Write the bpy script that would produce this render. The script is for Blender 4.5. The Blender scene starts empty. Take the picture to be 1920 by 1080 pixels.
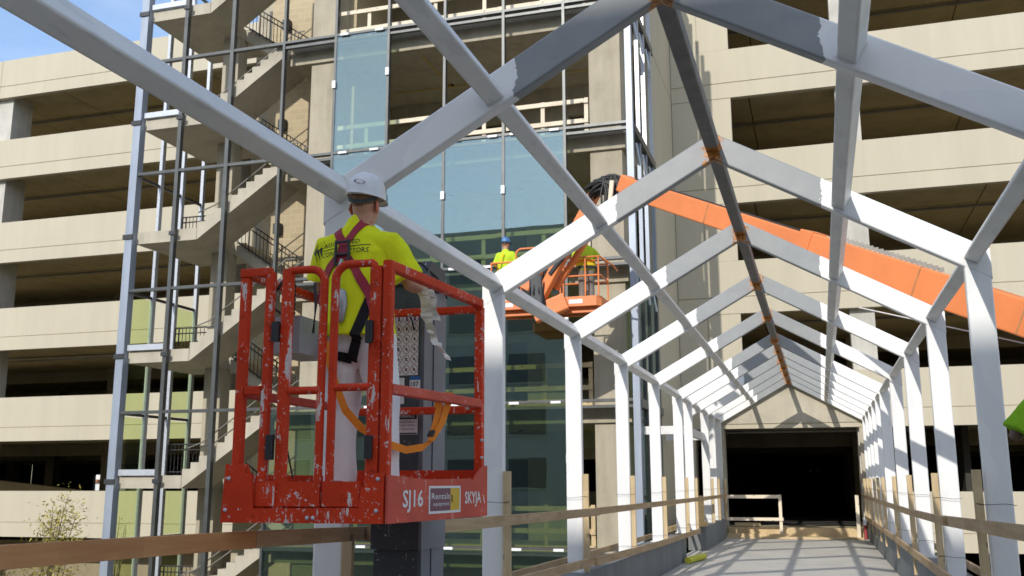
import bpy, bmesh, math, random
from mathutils import Vector, Matrix, noise
from mathutils.bvhtree import BVHTree
random.seed(7)
rad = math.radians
scn = bpy.context.scene
COL = scn.collection
V = Vector

# ------------------------------------------------------------------ materials
MATS = {}
def srgb(r, g, b):
    f = lambda c: (c/255/12.92) if c/255 <= .04045 else ((c/255+.055)/1.055)**2.4
    return (f(r), f(g), f(b), 1)

class NT:
    def __init__(s, name):
        s.m = bpy.data.materials.new(name); s.m.use_nodes = True
        s.t = s.m.node_tree; s.n = s.t.nodes; s.l = s.t.links
        s.n.clear(); s.out = s.n.new('ShaderNodeOutputMaterial')
        s.tc = s.n.new('ShaderNodeTexCoord')
    def node(s, k, **kw):
        n = s.n.new(k)
        for a, b in kw.items():
            if a in n.inputs: n.inputs[a].default_value = b
            else: setattr(n, a, b)
        return n
    def link(s, a, b): s.l.new(a, b)
    def mapping(s, scale=(1, 1, 1)):
        mp = s.node('ShaderNodeMapping'); mp.inputs['Scale'].default_value = scale
        s.link(s.tc.outputs['Object'], mp.inputs['Vector']); return mp.outputs['Vector']
    def noise(s, scale, detail=4, rough=.55, vscale=(1, 1, 1)):
        n = s.node('ShaderNodeTexNoise'); n.inputs['Scale'].default_value = scale
        n.inputs['Detail'].default_value = detail; n.inputs['Roughness'].default_value = rough
        s.link(s.mapping(vscale), n.inputs['Vector']); return n.outputs['Fac']
    def ramp(s, fac, stops):
        r = s.node('ShaderNodeValToRGB'); e = r.color_ramp.elements
        while len(e) < len(stops): e.new(.5)
        for i, (p, c) in enumerate(stops):
            e[i].position = p; e[i].color = c if len(c) == 4 else (*c, 1)
        s.link(fac, r.inputs['Fac']); return r.outputs['Color']
    def mix(s, fac, a, b, mode='MIX'):
        m = s.node('ShaderNodeMix', data_type='RGBA', blend_type=mode)
        for sock, v in ((m.inputs[0], fac), (m.inputs[6], a), (m.inputs[7], b)):
            if hasattr(v, 'is_linked') or hasattr(v, 'links'): s.link(v, sock)
            elif isinstance(v, (int, float)): sock.default_value = v
            else: sock.default_value = v if len(v) == 4 else (*v, 1)
        return m.outputs[2]
    def math(s, op, a, b=None):
        m = s.node('ShaderNodeMath', operation=op)
        for sock, v in ((m.inputs[0], a), (m.inputs[1], b)):
            if v is None: continue
            if isinstance(v, (int, float)): sock.default_value = v
            else: s.link(v, sock)
        return m.outputs[0]
    def bsdf(s, col, rough=.6, metal=0, bump=None, bstr=.2, bdist=.01, spec=.5):
        b = s.node('ShaderNodeBsdfPrincipled')
        if isinstance(col, tuple): b.inputs['Base Color'].default_value = col
        else: s.link(col, b.inputs['Base Color'])
        if isinstance(rough, (int, float)): b.inputs['Roughness'].default_value = rough
        else: s.link(rough, b.inputs['Roughness'])
        b.inputs['Metallic'].default_value = metal
        b.inputs['Specular IOR Level'].default_value = spec
        if bump is not None:
            bp = s.node('ShaderNodeBump'); bp.inputs['Strength'].default_value = bstr
            bp.inputs['Distance'].default_value = bdist
            s.link(bump, bp.inputs['Height']); s.link(bp.outputs[0], b.inputs['Normal'])
        s.link(b.outputs[0], s.out.inputs[0]); return b

def sc(c, k): return (c[0]*k, c[1]*k, c[2]*k, 1)
def plain(name, col, rough=.6, metal=0, var=.12, scale=3, vs=(1, 1, 1), fine=None, bstr=.15, spec=.5):
    if name in MATS: return MATS[name]
    t = NT(name)
    f = t.noise(scale, 6, .6, vs)
    c = t.ramp(f, [(.3, sc(col, 1-var)), (.7, sc(col, 1+var))])
    f2 = t.noise(fine or scale*12, 3, .6)
    t.bsdf(c, rough, metal, f2, bstr, .004, spec)
    MATS[name] = t.m; return t.m

def mat_precast():
    t = NT('precast'); c = (.51, .465, .36, 1)
    f = t.noise(.45, 4, .6, (1, 1, .5)); st = t.noise(1.3, 5, .7, (1.6, 1, .12))
    a = t.ramp(f, [(.25, sc(c, .93)), (.75, sc(c, 1.05))])
    b = t.ramp(st, [(.35, sc(c, .86)), (.62, sc(c, 1.03))])
    g = t.noise(55, 2, .5)
    t.bsdf(t.mix(.35, a, b), .85, 0, g, .12, .003, .25); return t.m
def mat_cast(name, c, streak=.4):
    t = NT(name)
    f = t.noise(1.1, 8, .65); st = t.noise(2.5, 5, .7, (1.5, 1.5, .15))
    a = t.ramp(f, [(.28, sc(c, .74)), (.5, c), (.75, sc(c, 1.18))])
    b = t.ramp(st, [(.3, sc(c, .62)), (.6, sc(c, 1.08))])
    g = t.noise(30, 4, .6)
    t.bsdf(t.mix(streak, a, b), .88, 0, g, .25, .005, .25); return t.m
def mat_block():
    t = NT('block_masonry')
    br = t.node('ShaderNodeTexBrick'); br.inputs['Scale'].default_value = 1
    br.inputs['Color1'].default_value = (.47, .385, .25, 1); br.inputs['Color2'].default_value = (.42, .345, .225, 1)
    br.inputs['Mortar'].default_value = (.50, .43, .29, 1)
    br.inputs['Mortar Size'].default_value = .012; br.inputs['Brick Width'].default_value = .41; br.inputs['Row Height'].default_value = .205
    mp = t.node('ShaderNodeMapping'); mp.inputs['Rotation'].default_value = (rad(90), 0, 0)
    t.link(t.tc.outputs['Object'], mp.inputs['Vector']); t.link(mp.outputs[0], br.inputs['Vector'])
    t.bsdf(br.outputs['Color'], .9, 0, br.outputs['Fac'], -.4, .006, .2); return t.m
def mat_frame():
    # white finish coat up to a ragged cut-in line near the ridge, grey primer above it, rust at the site welds
    t = NT('canopy_paint')
    sp = t.node('ShaderNodeSeparateXYZ'); t.link(t.tc.outputs['Object'], sp.inputs[0])
    ax = t.math('ABSOLUTE', sp.outputs['X'])
    n1 = t.noise(9, 3, .6); n2 = t.noise(60, 2, .5)
    e = t.math('ADD', ax, t.math('MULTIPLY', t.math('SUBTRACT', n1, .5), .10))
    e = t.math('ADD', e, t.math('MULTIPLY', t.math('SUBTRACT', n2, .5), .03))
    prim = t.math('LESS_THAN', e, .955)
    wn = t.noise(1.6, 5, .6, (1, 1, .4))
    patch = t.noise(3.0, 2, .3, (1, 1, .6))
    w = t.ramp(wn, [(.3, (.76, .765, .76)), (.7, (.83, .83, .82))])
    w = t.mix(t.math('MULTIPLY', t.math('GREATER_THAN', patch, .60), .16), w, (.52, .56, .62, 1))
    pn = t.noise(4, 6, .65)
    p = t.ramp(pn, [(.3, (.235, .25, .262)), (.7, (.285, .30, .305))])
    scuff = t.math('MULTIPLY', t.math('GREATER_THAN', t.noise(14, 5, .7), .70), .5)
    p = t.mix(scuff, p, (.36, .38, .38, 1))
    col = t.mix(prim, w, p)
    rn = t.noise(16, 5, .7)
    r = t.math('ADD', ax, t.math('MULTIPLY', t.math('SUBTRACT', rn, .5), .36))
    rust = t.math('LESS_THAN', r, .082)
    rc = t.ramp(t.noise(30, 4, .6), [(.3, (.10, .035, .012)), (.55, (.45, .17, .025)), (.75, (.55, .37, .16))])
    col = t.mix(rust, col, rc)
    ro = t.math('ADD', t.math('MULTIPLY', prim, .12), .34)
    t.bsdf(col, ro, 0, t.noise(90, 3, .6), .10, .002, .45); return t.m
def mat_purlin():
    t = NT('purlin_paint')
    a = t.ramp(t.noise(2.2, 5, .6), [(.3, (.68, .68, .66)), (.7, (.78, .78, .755))])
    a = t.mix(t.math('MULTIPLY', t.math('GREATER_THAN', t.noise(5, 3, .4, (2, .5, 2)), .6), .22), a, (.42, .44, .46, 1))
    t.bsdf(a, .42, 0, t.noise(90, 3, .6), .1, .002, .4); return t.m
def mat_ridge():
    t = NT('ridge_primer')
    sp = t.node('ShaderNodeSeparateXYZ'); t.link(t.tc.outputs['Object'], sp.inputs[0])
    p = t.ramp(t.noise(5, 6, .65), [(.3, (.13, .125, .12)), (.7, (.20, .195, .185))])
    rn = t.noise(7, 5, .7, (1, .7, 1))
    # rust only close to the welded ends: nodes 3.355 m apart (near frames)
    fr = t.math('PINGPONG', t.math('SUBTRACT', sp.outputs['Y'], 5.832), 1.6775)
    e = t.math('ADD', fr, t.math('MULTIPLY', t.math('SUBTRACT', rn, .5), .5))
    rust = t.math('LESS_THAN', e, .12)
    far = t.math('GREATER_THAN', sp.outputs['Y'], 22.0)
    rust = t.math('MAXIMUM', rust, t.math('MULTIPLY', far, t.math('GREATER_THAN', rn, .45)))
    rc = t.ramp(t.noise(30, 4, .6), [(.3, (.09, .03, .01)), (.6, (.55, .21, .025))])
    t.bsdf(t.mix(rust, p, rc), .6, 0, t.noise(60, 3, .6), .2, .003, .35); return t.m
def mat_lift(name, base, rough=.42, amount=.655, dirt=.5):
    # worn machine enamel spattered with dried white paint
    t = NT(name)
    a = t.ramp(t.noise(3, 5, .6), [(.3, sc(base, .82)), (.7, sc(base, 1.12))])
    v = t.noise(38, 5, .75); v2 = t.noise(20, 5, .75, (1, 1, .16)); v3 = t.noise(6, 3, .6); v4 = t.noise(14, 6, .8)
    m = t.math('GREATER_THAN', t.math('ADD', v, t.math('MULTIPLY', v3, .35)), amount+.205)
    m2 = t.math('MULTIPLY', t.math('GREATER_THAN', v2, amount-.005), t.math('GREATER_THAN', v3, .5))
    m = t.math('MAXIMUM', t.math('MAXIMUM', m, m2), t.math('GREATER_THAN', v4, amount+.05))
    c = t.mix(t.math('MULTIPLY', m, .9), a, (.62, .61, .58, 1))
    d = t.math('MULTIPLY', t.math('GREATER_THAN', t.noise(11, 6, .75), .62), dirt)
    c = t.mix(d, c, sc(base, .45))
    t.bsdf(c, rough, 0, t.math('ADD', v, m), .3, .0015, .22); return t.m
def mat_wood(name, c1, c2, vs=(1, 1, 1), rough=.75):
    t = NT(name)
    g = t.noise(16, 7, .7, vs); w = t.noise(1.6, 2, .5)
    a = t.ramp(g, [(.3, c1), (.72, c2)])
    k = t.node('ShaderNodeTexVoronoi'); k.inputs['Scale'].default_value = 4.2; t.link(t.mapping(tuple(.9 if s < 1 else 1 for s in vs)), k.inputs['Vector'])
    kn = t.math('LESS_THAN', k.outputs['Distance'], .11)
    a = t.mix(t.math('MULTIPLY', kn, .75), a, sc(c1, .35))
    a = t.mix(t.math('MULTIPLY', t.math('GREATER_THAN', w, .55), .22), a, sc(c1, .7))
    t.bsdf(a, rough, 0, g, .25, .002, .25); return t.m
def mat_glass(name, tint, refl=.30, rough=.0):
    t = NT(name)
    tr = t.node('ShaderNodeBsdfTransparent'); tr.inputs[0].default_value = tint
    gl = t.node('ShaderNodeBsdfGlossy'); gl.inputs[0].default_value = (.64, .79, .87, 1); gl.inputs['Roughness'].default_value = rough
    geo = t.node('ShaderNodeNewGeometry'); dt = t.node('ShaderNodeVectorMath', operation='DOT_PRODUCT')
    t.link(geo.outputs['Incoming'], dt.inputs[0]); t.link(geo.outputs['Normal'], dt.inputs[1])
    sch = t.math('POWER', t.math('SUBTRACT', 1.0, t.math('ABSOLUTE', dt.outputs['Value'])), 5.0)
    f = t.math('ADD', t.math('MULTIPLY', sch, .9), refl)
    f.node.use_clamp = True
    bp = t.node('ShaderNodeBump'); bp.inputs['Strength'].default_value = .035; bp.inputs['Distance'].default_value = .05
    t.link(t.noise(.5, 2, .5), bp.inputs['Height']); t.link(bp.outputs[0], gl.inputs['Normal'])
    mx = t.node('ShaderNodeMixShader'); t.link(f, mx.inputs[0]); t.link(tr.outputs[0], mx.inputs[1]); t.link(gl.outputs[0], mx.inputs[2])
    t.link(mx.outputs[0], t.out.inputs[0]); return t.m
def mat_deck():
    t = NT('deck_concrete'); c = (.52, .495, .44, 1)
    a = t.ramp(t.noise(1.4, 8, .65), [(.25, sc(c, .72)), (.5, c), (.75, sc(c, 1.12))])
    w = t.ramp(t.noise(5, 4, .6, (.25, 2, 1)), [(.35, sc(c, .85)), (.65, sc(c, 1.05))])
    t.bsdf(t.mix(.35, a, w), .85, 0, t.noise(70, 4, .6), .3, .003, .3); return t.m
def mat_ground():
    t = NT('ground_soil')
    a = t.ramp(t.noise(.35, 8, .65), [(.3, (.17, .14, .10)), (.55, (.27, .235, .17)), (.75, (.19, .19, .11))])
    t.bsdf(a, .95, 0, t.noise(6, 6, .7), .6, .04, .2); return t.m
def mat_leaf(name, c1, c2):
    t = NT(name); oi = t.node('ShaderNodeObjectInfo')
    a = t.ramp(t.noise(2.3, 5, .8), [(.3, c1), (.7, c2)])
    b = t.bsdf(a, .65, 0, None, spec=.3)
    try: b.inputs['Subsurface Weight'].default_value = 0
    except Exception: pass
    return t.m
def mat_fabric(name, c, var=.12, rough=.85):
    t = NT(name)
    a = t.ramp(t.noise(5, 4, .6), [(.3, sc(c, 1-var)), (.7, sc(c, 1+var))])
    b = t.bsdf(a, rough, 0, t.noise(260, 2, .5), .15, .001, .15)
    try: b.inputs['Sheen Weight'].default_value = .0
    except Exception: pass
    return t.m

M = dict(
    precast=mat_precast(), cast=mat_cast('tower_concrete', (.42, .375, .285, 1)),
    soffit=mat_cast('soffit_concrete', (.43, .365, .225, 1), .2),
    stair=mat_cast('stair_concrete', (.47, .43, .345, 1), .25), gable=mat_cast('gable_concrete', (.47, .43, .34, 1), .3),
    colconc=mat_cast('column_concrete', (.52, .50, .45, 1), .3),
    block=mat_block(), frame=mat_frame(), purlin=mat_purlin(), ridge=mat_ridge(),
    steel=plain('galv_steel', (.30, .345, .42, 1), .45, .25, .15, 2, (1, 1, .3)),
    mullion=plain('mullion_grey', (.095, .10, .10, 1), .42, .5, .15, 3),
    galv=plain('bright_galv', (.52, .55, .60, 1), .4, .35, .12, 14),
    clip=plain('white_clip', (.85, .86, .88, 1), .5, 0, .03),
    black=plain('black_rail', (.022, .022, .024, 1), .5, 0, .2),
    pipe=plain('pipe_rail', (.23, .22, .20, 1), .5, .3, .15),
    glass=mat_glass('facade_glass', (.76, .84, .68, 1), .235),
    sideglass=mat_glass('green_glass', (.86, .92, .70, 1), .04),
    wood=mat_wood('pine', (.50, .37, .20, 1), (.66, .52, .32, 1)),
    woodnew=mat_wood('pine_fresh', (.62, .42, .18, 1), (.78, .58, .30, 1)),
    woodrail=mat_wood('pine_rail', (.36, .24, .13, 1), (.53, .385, .23, 1), (1, .12, 1.6)),
    woodbrown=mat_wood('stained_rail', (.42, .19, .075, 1), (.60, .31, .13, 1), (1, .12, 1.6)),
    woodup=mat_wood('pine_upright', (.46, .34, .19, 1), (.62, .49, .30, 1), (1.6, 1.6, .12)),
    woodpale=mat_wood('pale_plank', (.70, .60, .45, 1), (.82, .73, .58, 1)),
    deck=mat_deck(), kerb=mat_cast('kerb_concrete', (.215, .225, .225, 1), .45), ground=mat_ground(),
    red=mat_lift('red_enamel', (.62, .045, .010, 1), .55, .600), redfaded=mat_lift('faded_red', (.58, .095, .06, 1), .6, .635, .3),
    mast=mat_lift('mast_grey', (.07, .077, .085, 1), .38, .645, .3), mastside=mat_lift('mast_side', (.165, .175, .20, 1), .36, .72, .2),
    orange=plain('orange_enamel', (.76, .225, .065, 1), .45, 0, .10, 1.2),
    darkmetal=plain('dark_metal', (.04, .042, .048, 1), .5, .3, .3), rubber=plain('rubber', (.02, .02, .02, 1), .8),
    boxgrey=plain('box_grey', (.38, .39, .40, 1), .4, .4, .1, 6),
    farshirt=mat_fabric('hivis_far', (.50, .68, .04, 1), .06), shirt=mat_fabric('hivis_shirt', (.76, .82, .02, 1), .06), pants=mat_fabric('painter_whites', (.83, .83, .84, 1), .05),
    lime=mat_fabric('lime_shirt', (.22, .45, .02, 1), .06),
    greypants=mat_fabric('grey_trousers', (.20, .18, .16, 1), .15), strap=mat_fabric('maroon_webbing', (.34, .04, .065, 1), .08, .6),
    yellowweb=mat_fabric('yellow_webbing', (.75, .55, .03, 1), .1), blackweb=mat_fabric('black_webbing', (.018, .018, .02, 1), .2),
    orangeweb=mat_fabric('orange_webbing', (.85, .27, .03, 1), .08, .6),
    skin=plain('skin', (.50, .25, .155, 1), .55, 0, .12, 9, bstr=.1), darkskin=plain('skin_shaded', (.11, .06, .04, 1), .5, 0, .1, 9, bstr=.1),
    ear=plain('ear_skin', (.60, .17, .10, 1), .5, 0, .1, 9), hair=plain('hair_brown', (.24, .12, .06, 1), .7, 0, .3, 60),
    helmet=plain('helmet_white', (.80, .80, .82, 1), .28, 0, .03, 6), bluehat=plain('helmet_blue', (.07, .19, .42, 1), .3, 0, .05, 6),
    ink=plain('print_ink', (.02, .025, .02, 1), .7), inkgrey=plain('emblem_grey', (.22, .23, .25, 1), .5),
    band=plain('headband', (.05, .06, .06, 1), .7, 0, .5, 40), boots=plain('boot_leather', (.10, .07, .05, 1), .7),
    glove=plain('work_glove', (.03, .035, .05, 1), .8), rag=mat_fabric('rag_cloth', (.78, .74, .66, 1), .25),
    label=plain('label_white', (.74, .73, .72, 1), .5, 0, .06, 8), labelblack=plain('label_black', (.02, .02, .02, 1), .5),
    labelred=plain('label_red', (.33, .05, .06, 1), .5), labelblue=plain('label_blue', (.03, .15, .42, 1), .5),
    maroonlab=plain('label_maroon', (.16, .06, .09, 1), .5), yellowlab=plain('label_yellow', (.62, .40, .03, 1), .5),
    paintw=plain('lettering_white', (.72, .70, .68, 1), .6, 0, .1, 30),
    leafy=mat_leaf('leaf_yellow', (.30, .26, .05, 1), (.50, .42, .10, 1)), leafd=mat_leaf('leaf_olive', (.14, .12, .02, 1), (.34, .26, .05, 1)),
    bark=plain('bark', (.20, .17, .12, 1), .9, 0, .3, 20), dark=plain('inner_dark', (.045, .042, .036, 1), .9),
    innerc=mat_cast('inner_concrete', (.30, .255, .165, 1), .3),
    yellow=plain('foam_yellow', (.62, .60, .06, 1), .7), opp=plain('facing_wall', (.46, .43, .37, 1), .8, 0, .1, .3),
    oppwin=plain('facing_window', (.10, .10, .10, 1), .3), trailer=plain('pale_siding', (.72, .74, .74, 1), .6, 0, .05, 2),
    rustred=plain('rust_ply', (.45, .20, .08, 1), .8, 0, .3, 4), canvas=plain('hose_black', (.015, .015, .015, 1), .45),
)

# ------------------------------------------------------------------ mesh helpers
class MB:
    def __init__(s): s.v = []; s.f = []; s.sm = []
    def add(s, vs, fs, smooth=False):
        o = len(s.v); s.v += [tuple(x) for x in vs]
        for f in fs: s.f.append(tuple(i+o for i in f)); s.sm.append(smooth)
    def box(s, x0, x1, y0, y1, z0, z1):
        vs = [(x, y, z) for z in (z0, z1) for y in (y0, y1) for x in (x0, x1)]
        s.add(vs, [(0, 2, 3, 1), (4, 5, 7, 6), (0, 1, 5, 4), (2, 6, 7, 3), (0, 4, 6, 2), (1, 3, 7, 5)]); return s
    def sweep(s, path, prof, up=V((0, 0, 1)), cap=True, smooth=False, miter=True):
        # path: points; prof: list of (u,v) (u along side, v along up); closed profile
        path = [V(p) for p in path]; n = len(prof); rings = []
        for i, p in enumerate(path):
            if i == 0: t = path[1]-p
            elif i == len(path)-1: t = p-path[i-1]
            else: t = (path[i+1]-p).normalized()+(p-path[i-1]).normalized()
            t = t.normalized() if t.length > 1e-9 else V((0, 0, 1))
            k = 1.0
            if 0 < i < len(path)-1 and miter:
                c = t.dot((p-path[i-1]).normalized()); k = 1/max(c, .5)
            u = t.cross(up)
            if u.length < 1e-4: u = t.cross(V((0, 1, 0)))
            u.normalize(); w = u.cross(t).normalized()
            rings.append([p+u*a+w*b*1.0 for a, b in prof])
        vs = [q for r in rings for q in r]; fs = []
        for i in range(len(path)-1):
            for j in range(n):
                a = i*n+j; b = i*n+(j+1) % n
                fs.append((a, b, b+n, a+n))
        s.add(vs, fs, smooth)
        if cap:
            s.add(rings[0], [tuple(range(n))[::-1]]); s.add(rings[-1], [tuple(range(n))])
        return s
    def tube(s, path, r, seg=10, up=V((0, 0, 1)), cap=True):
        return s.sweep(path, [(r*math.cos(2*math.pi*i/seg), r*math.sin(2*math.pi*i/seg)) for i in range(seg)], up, cap, True)
    def bar(s, path, w, h, r=0, up=V((0, 0, 1)), cap=True):
        return s.sweep(path, rrect(w, h, r), up, cap, False)
    def prism(s, poly, axis, a, b):
        # poly 2D list extruded along axis between a and b
        def P(p, t):
            return {'x': (t, p[0], p[1]), 'y': (p[0], t, p[1]), 'z': (p[0], p[1], t)}[axis]
        n = len(poly); vs = [P(p, a) for p in poly]+[P(p, b) for p in poly]
        fs = [(i, (i+1) % n, (i+1) % n+n, i+n) for i in range(n)]
        s.add(vs, fs); s.add(vs[:n], [tuple(range(n))[::-1]]); s.add(vs[n:], [tuple(range(n))]); return s
    def ribbon(s, pts, wv, th=.003):
        # flat strip through pts with half-width vectors wv
        n = len(pts); vs = []
        for i, p in enumerate(pts):
            p = V(p); w = V(wv[i]) if isinstance(wv, list) else V(wv)
            t = V(pts[min(i+1, n-1)])-V(pts[max(i-1, 0)]); nn = t.cross(w)
            nn = nn.normalized()*th if nn.length > 1e-9 else V((0, -th, 0))
            vs += [p-w-nn, p+w-nn, p+w+nn, p-w+nn]
        fs = []
        for i in range(n-1):
            for j in range(4): a = i*4+j; b = i*4+(j+1) % 4; fs.append((a, b, b+4, a+4))
        fs += [(3, 2, 1, 0), tuple((n-1)*4+j for j in range(4))]
        s.add(vs, fs); return s
    def build(s, name, mat, parent=None, loc=None):
        me = bpy.data.meshes.new(name); me.from_pydata(s.v, [], s.f); me.materials.append(mat)
        bm = bmesh.new(); bm.from_mesh(me); bmesh.ops.recalc_face_normals(bm, faces=bm.faces)
        bm.to_mesh(me); bm.free()
        me.polygons.foreach_set('use_smooth', s.sm); me.update()
        o = bpy.data.objects.new(name, me); COL.objects.link(o)
        if parent:
            o.parent = parent
            o.matrix_parent_inverse = parent_inv(parent)
        return o
def parent_inv(p):
    m = Matrix.Translation(p.location) if p.type == 'EMPTY' else Matrix()
    return m.inverted()
def rrect(w, h, r=0, seg=3):
    if r <= 0: return [(-w/2, -h/2), (w/2, -h/2), (w/2, h/2), (-w/2, h/2)]
    out = []
    for cx, cy, a0 in ((w/2-r, -h/2+r, -90), (w/2-r, h/2-r, 0), (-w/2+r, h/2-r, 90), (-w/2+r, -h/2+r, 180)):
        for i in range(seg+1):
            a = rad(a0+90*i/seg); out.append((cx+r*math.cos(a), cy+r*math.sin(a)))
    return out
def tag(o, label=None, cat=None, group=None, kind=None):
    if label: o['label'] = label
    if cat: o['category'] = cat
    if group: o['group'] = group
    if kind: o['kind'] = kind
    return o
def thing(name, label, cat, loc=(0, 0, 0), group=None):
    o = bpy.data.objects.new(name, None); o.location = loc; COL.objects.link(o); o.empty_display_size = .2
    return tag(o, label, cat, group)
def B(name, mat, parent, *boxes):
    m = MB()
    for b in boxes: m.box(*b)
    return m.build(name, M[mat], parent)
def smooth_sharp(o, ang=35):
    me = o.data
    for p in me.polygons: p.use_smooth = True
    try: me.set_sharp_from_angle(angle=rad(ang))
    except Exception: pass

# ------------------------------------------------------------------ camera, light, world
cam_d = bpy.data.cameras.new('camera'); cam = bpy.data.objects.new('camera', cam_d); COL.objects.link(cam)
YAW, PIT, ROL = .2977, .1949, -.0019
cam.location = (.8048, 0, 1.377)
cam.rotation_mode = 'XYZ'
Rm = Matrix.Rotation(YAW, 4, 'Z') @ Matrix.Rotation(math.pi/2+PIT, 4, 'X') @ Matrix.Rotation(ROL, 4, 'Z')
cam.rotation_euler = Rm.to_euler()
cam_d.sensor_width = 36; cam_d.lens = 1850.2/1920*36; cam_d.clip_end = 3000; cam_d.clip_start = .05
cam_d.dof.use_dof = True; cam_d.dof.focus_distance = 5.3; cam_d.dof.aperture_fstop = 7.1
scn.camera = cam

SA, SB = .165, .55                                   # sunlight travels (SA, 1, -SB)
sun_d = bpy.data.lights.new('sun', 'SUN'); sun = bpy.data.objects.new('sun', sun_d); COL.objects.link(sun)
sun_d.energy = 2.05; sun_d.angle = rad(.5); sun_d.color = (1, .945, .86)
sun.rotation_euler = V((SA, 1, -SB)).to_track_quat('-Z', 'Y').to_euler()
elev = math.atan(SB/math.hypot(SA, 1)); az = math.atan2(-SA, -1)      # direction to the sun
w = bpy.data.worlds.new('World'); scn.world = w; w.use_nodes = True
nt = w.node_tree; bg = nt.nodes['Background']
sky = nt.nodes.new('ShaderNodeTexSky'); sky.sky_type = 'NISHITA'; sky.sun_disc = False
sky.sun_elevation = elev; sky.sun_rotation = math.atan2(-SA, -1)
sky.air_density = 1.0; sky.dust_density = .15; sky.ozone_density = 2.5
tcn = nt.nodes.new('ShaderNodeTexCoord'); mpn = nt.nodes.new('ShaderNodeMapping'); mpn.inputs['Scale'].default_value = (1, 1, 3)
nz = nt.nodes.new('ShaderNodeTexNoise'); nz.inputs['Scale'].default_value = 2.2; nz.inputs['Detail'].default_value = 7; nz.inputs['Roughness'].default_value = .6
rp = nt.nodes.new('ShaderNodeValToRGB'); rp.color_ramp.elements[0].position = .42; rp.color_ramp.elements[1].position = .80
rp.color_ramp.elements[1].color = (.3, .3, .3, 1)
mxn = nt.nodes.new('ShaderNodeMix'); mxn.data_type = 'RGBA'; mxn.inputs[7].default_value = (5.9, 5.8, 5.8, 1)
L = nt.links.new
L(tcn.outputs['Generated'], mpn.inputs[0]); L(mpn.outputs[0], nz.inputs['Vector']); L(nz.outputs['Fac'], rp.inputs['Fac'])
sxy = nt.nodes.new('ShaderNodeSeparateXYZ'); L(tcn.outputs['Generated'], sxy.inputs[0])
mr = nt.nodes.new('ShaderNodeMapRange'); mr.interpolation_type = 'SMOOTHSTEP'
for i_, v_ in ((1, .15), (2, -.5), (3, 0), (4, .42)): mr.inputs[i_].default_value = v_
L(sxy.outputs['Y'], mr.inputs[0])            # pale cloud added on the sun's side for brighter, more neutral fill
ad = nt.nodes.new('ShaderNodeMath'); ad.operation = 'ADD'; ad.use_clamp = True
L(rp.outputs['Color'], ad.inputs[0]); L(mr.outputs[0], ad.inputs[1]); L(ad.outputs[0], mxn.inputs[0]); L(sky.outputs[0], mxn.inputs[6]); L(mxn.outputs[2], bg.inputs['Color'])
bg.inputs['Strength'].default_value = .15
scn.view_settings.view_transform = 'Standard'; scn.view_settings.look = 'None'
scn.view_settings.exposure = .76; scn.view_settings.gamma = 1
scn.cycles.max_bounces = 7; scn.cycles.diffuse_bounces = 4; scn.cycles.transparent_max_bounces = 16
scn.cycles.use_denoising = True
scn.render.film_transparent = False

GZ = -4.0; G = 32.2; T = 24.2; DZ = -.28; P = 3.69  # garage and tower figures rescaled about the camera to deeper planes, then baked in
# ------------------------------------------------------------------ ground, deck, kerbs
tag(B('ground', 'ground', None, (-400, 400, -300, 600, GZ-.4, GZ)), kind='structure')
tag(B('walkway', 'deck', None, (-2.34, 2.45, -9, 22.02, DZ-.3, DZ), (-2.34, 2.45, 22.02, G-.002, DZ-.3, DZ-.003),
      (-2.1, -1.8, -9, G-.3, DZ-1.0, DZ-.3), (1.8, 2.1, -9, G-.3, DZ-1.0, DZ-.3)), kind='structure')
k = thing('concrete_kerb', 'long dark grey concrete kerb under the right row of canopy posts', 'kerb', (2.25, 5, DZ))
y = -5.0
while y < G-.4:
    y2 = min(y+3.355, G-.02)
    B('kerb_segment', 'kerb', k, (2.06, 2.44, y+.006, y2-.006, DZ, .30)); y = y2
k = thing('concrete_kerb', 'long dark grey concrete kerb under the left row of canopy posts', 'kerb', (-2.2, 5, DZ))
for y0, y1 in ((-5, 1.2), (1.2, 7.6), (7.6, 14.3), (14.3, 22.1)):
    B('kerb_segment', 'kerb', k, (-2.45, -2.05, y0+.004, y1-.004, DZ, .27))
tag(B('kerb_block', 'kerb', None, (-2.45, -2.0, 25.6, 30.9, DZ, .30)), 'short dark concrete kerb block past the gap in the left kerb, carrying the yellow barrier', 'kerb')

# ------------------------------------------------------------------ canopy
ZE, ZA, SL, VT = 3.23, 4.41, .565, .272
canopy = thing('walkway_canopy', 'white painted steel canopy of gabled portal frames over the walkway, primer grey at the ridge', 'canopy', (0, 2.48, DZ))
near = [2.477+3.355*i for i in range(7)]
far = [24.45, 26.3, 28.15, 30.0, 31.95]
YS = near+far; far_left_skip = (26.3,)
FW = .102
for Y in YS:
    yf = Y; yb = Y+FW
    for sg in (-1, 1):
        if not (sg == -1 and Y in far_left_skip):
            m = MB(); m.bar([(sg*2.215, yf+FW/2, .27 if sg < 0 else .30), (sg*2.215, yf+FW/2, ZE+.17)], .21, FW-.006, .016, up=V((0, 1, 0)))
            p = m.build('post', M['frame'], canopy)
            B('base_plate', 'purlin', p, (sg*2.215-.13, sg*2.215+.13, yf-.05, yb+.05, .271 if sg < 0 else .301, .29 if sg < 0 else .32))
        # rafter: swept bar with vertical cut ends
        c0 = V((0, yf+FW/2, ZA+VT/2)); c1 = V((sg*2.325, yf+FW/2, ZA+VT/2-SL*2.325))
        pr = rrect(FW, VT, .016)
        n = len(pr); vs = []
        for c in (c0, c1): vs += [c+V((0, a, b)) for a, b in pr]
        m = MB(); m.add(vs, [(i, (i+1) % n, (i+1) % n+n, i+n) for i in range(n)]+[tuple(range(n)), tuple(range(n, 2*n))])
        m.build('rafter', M['frame'], canopy)
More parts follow.
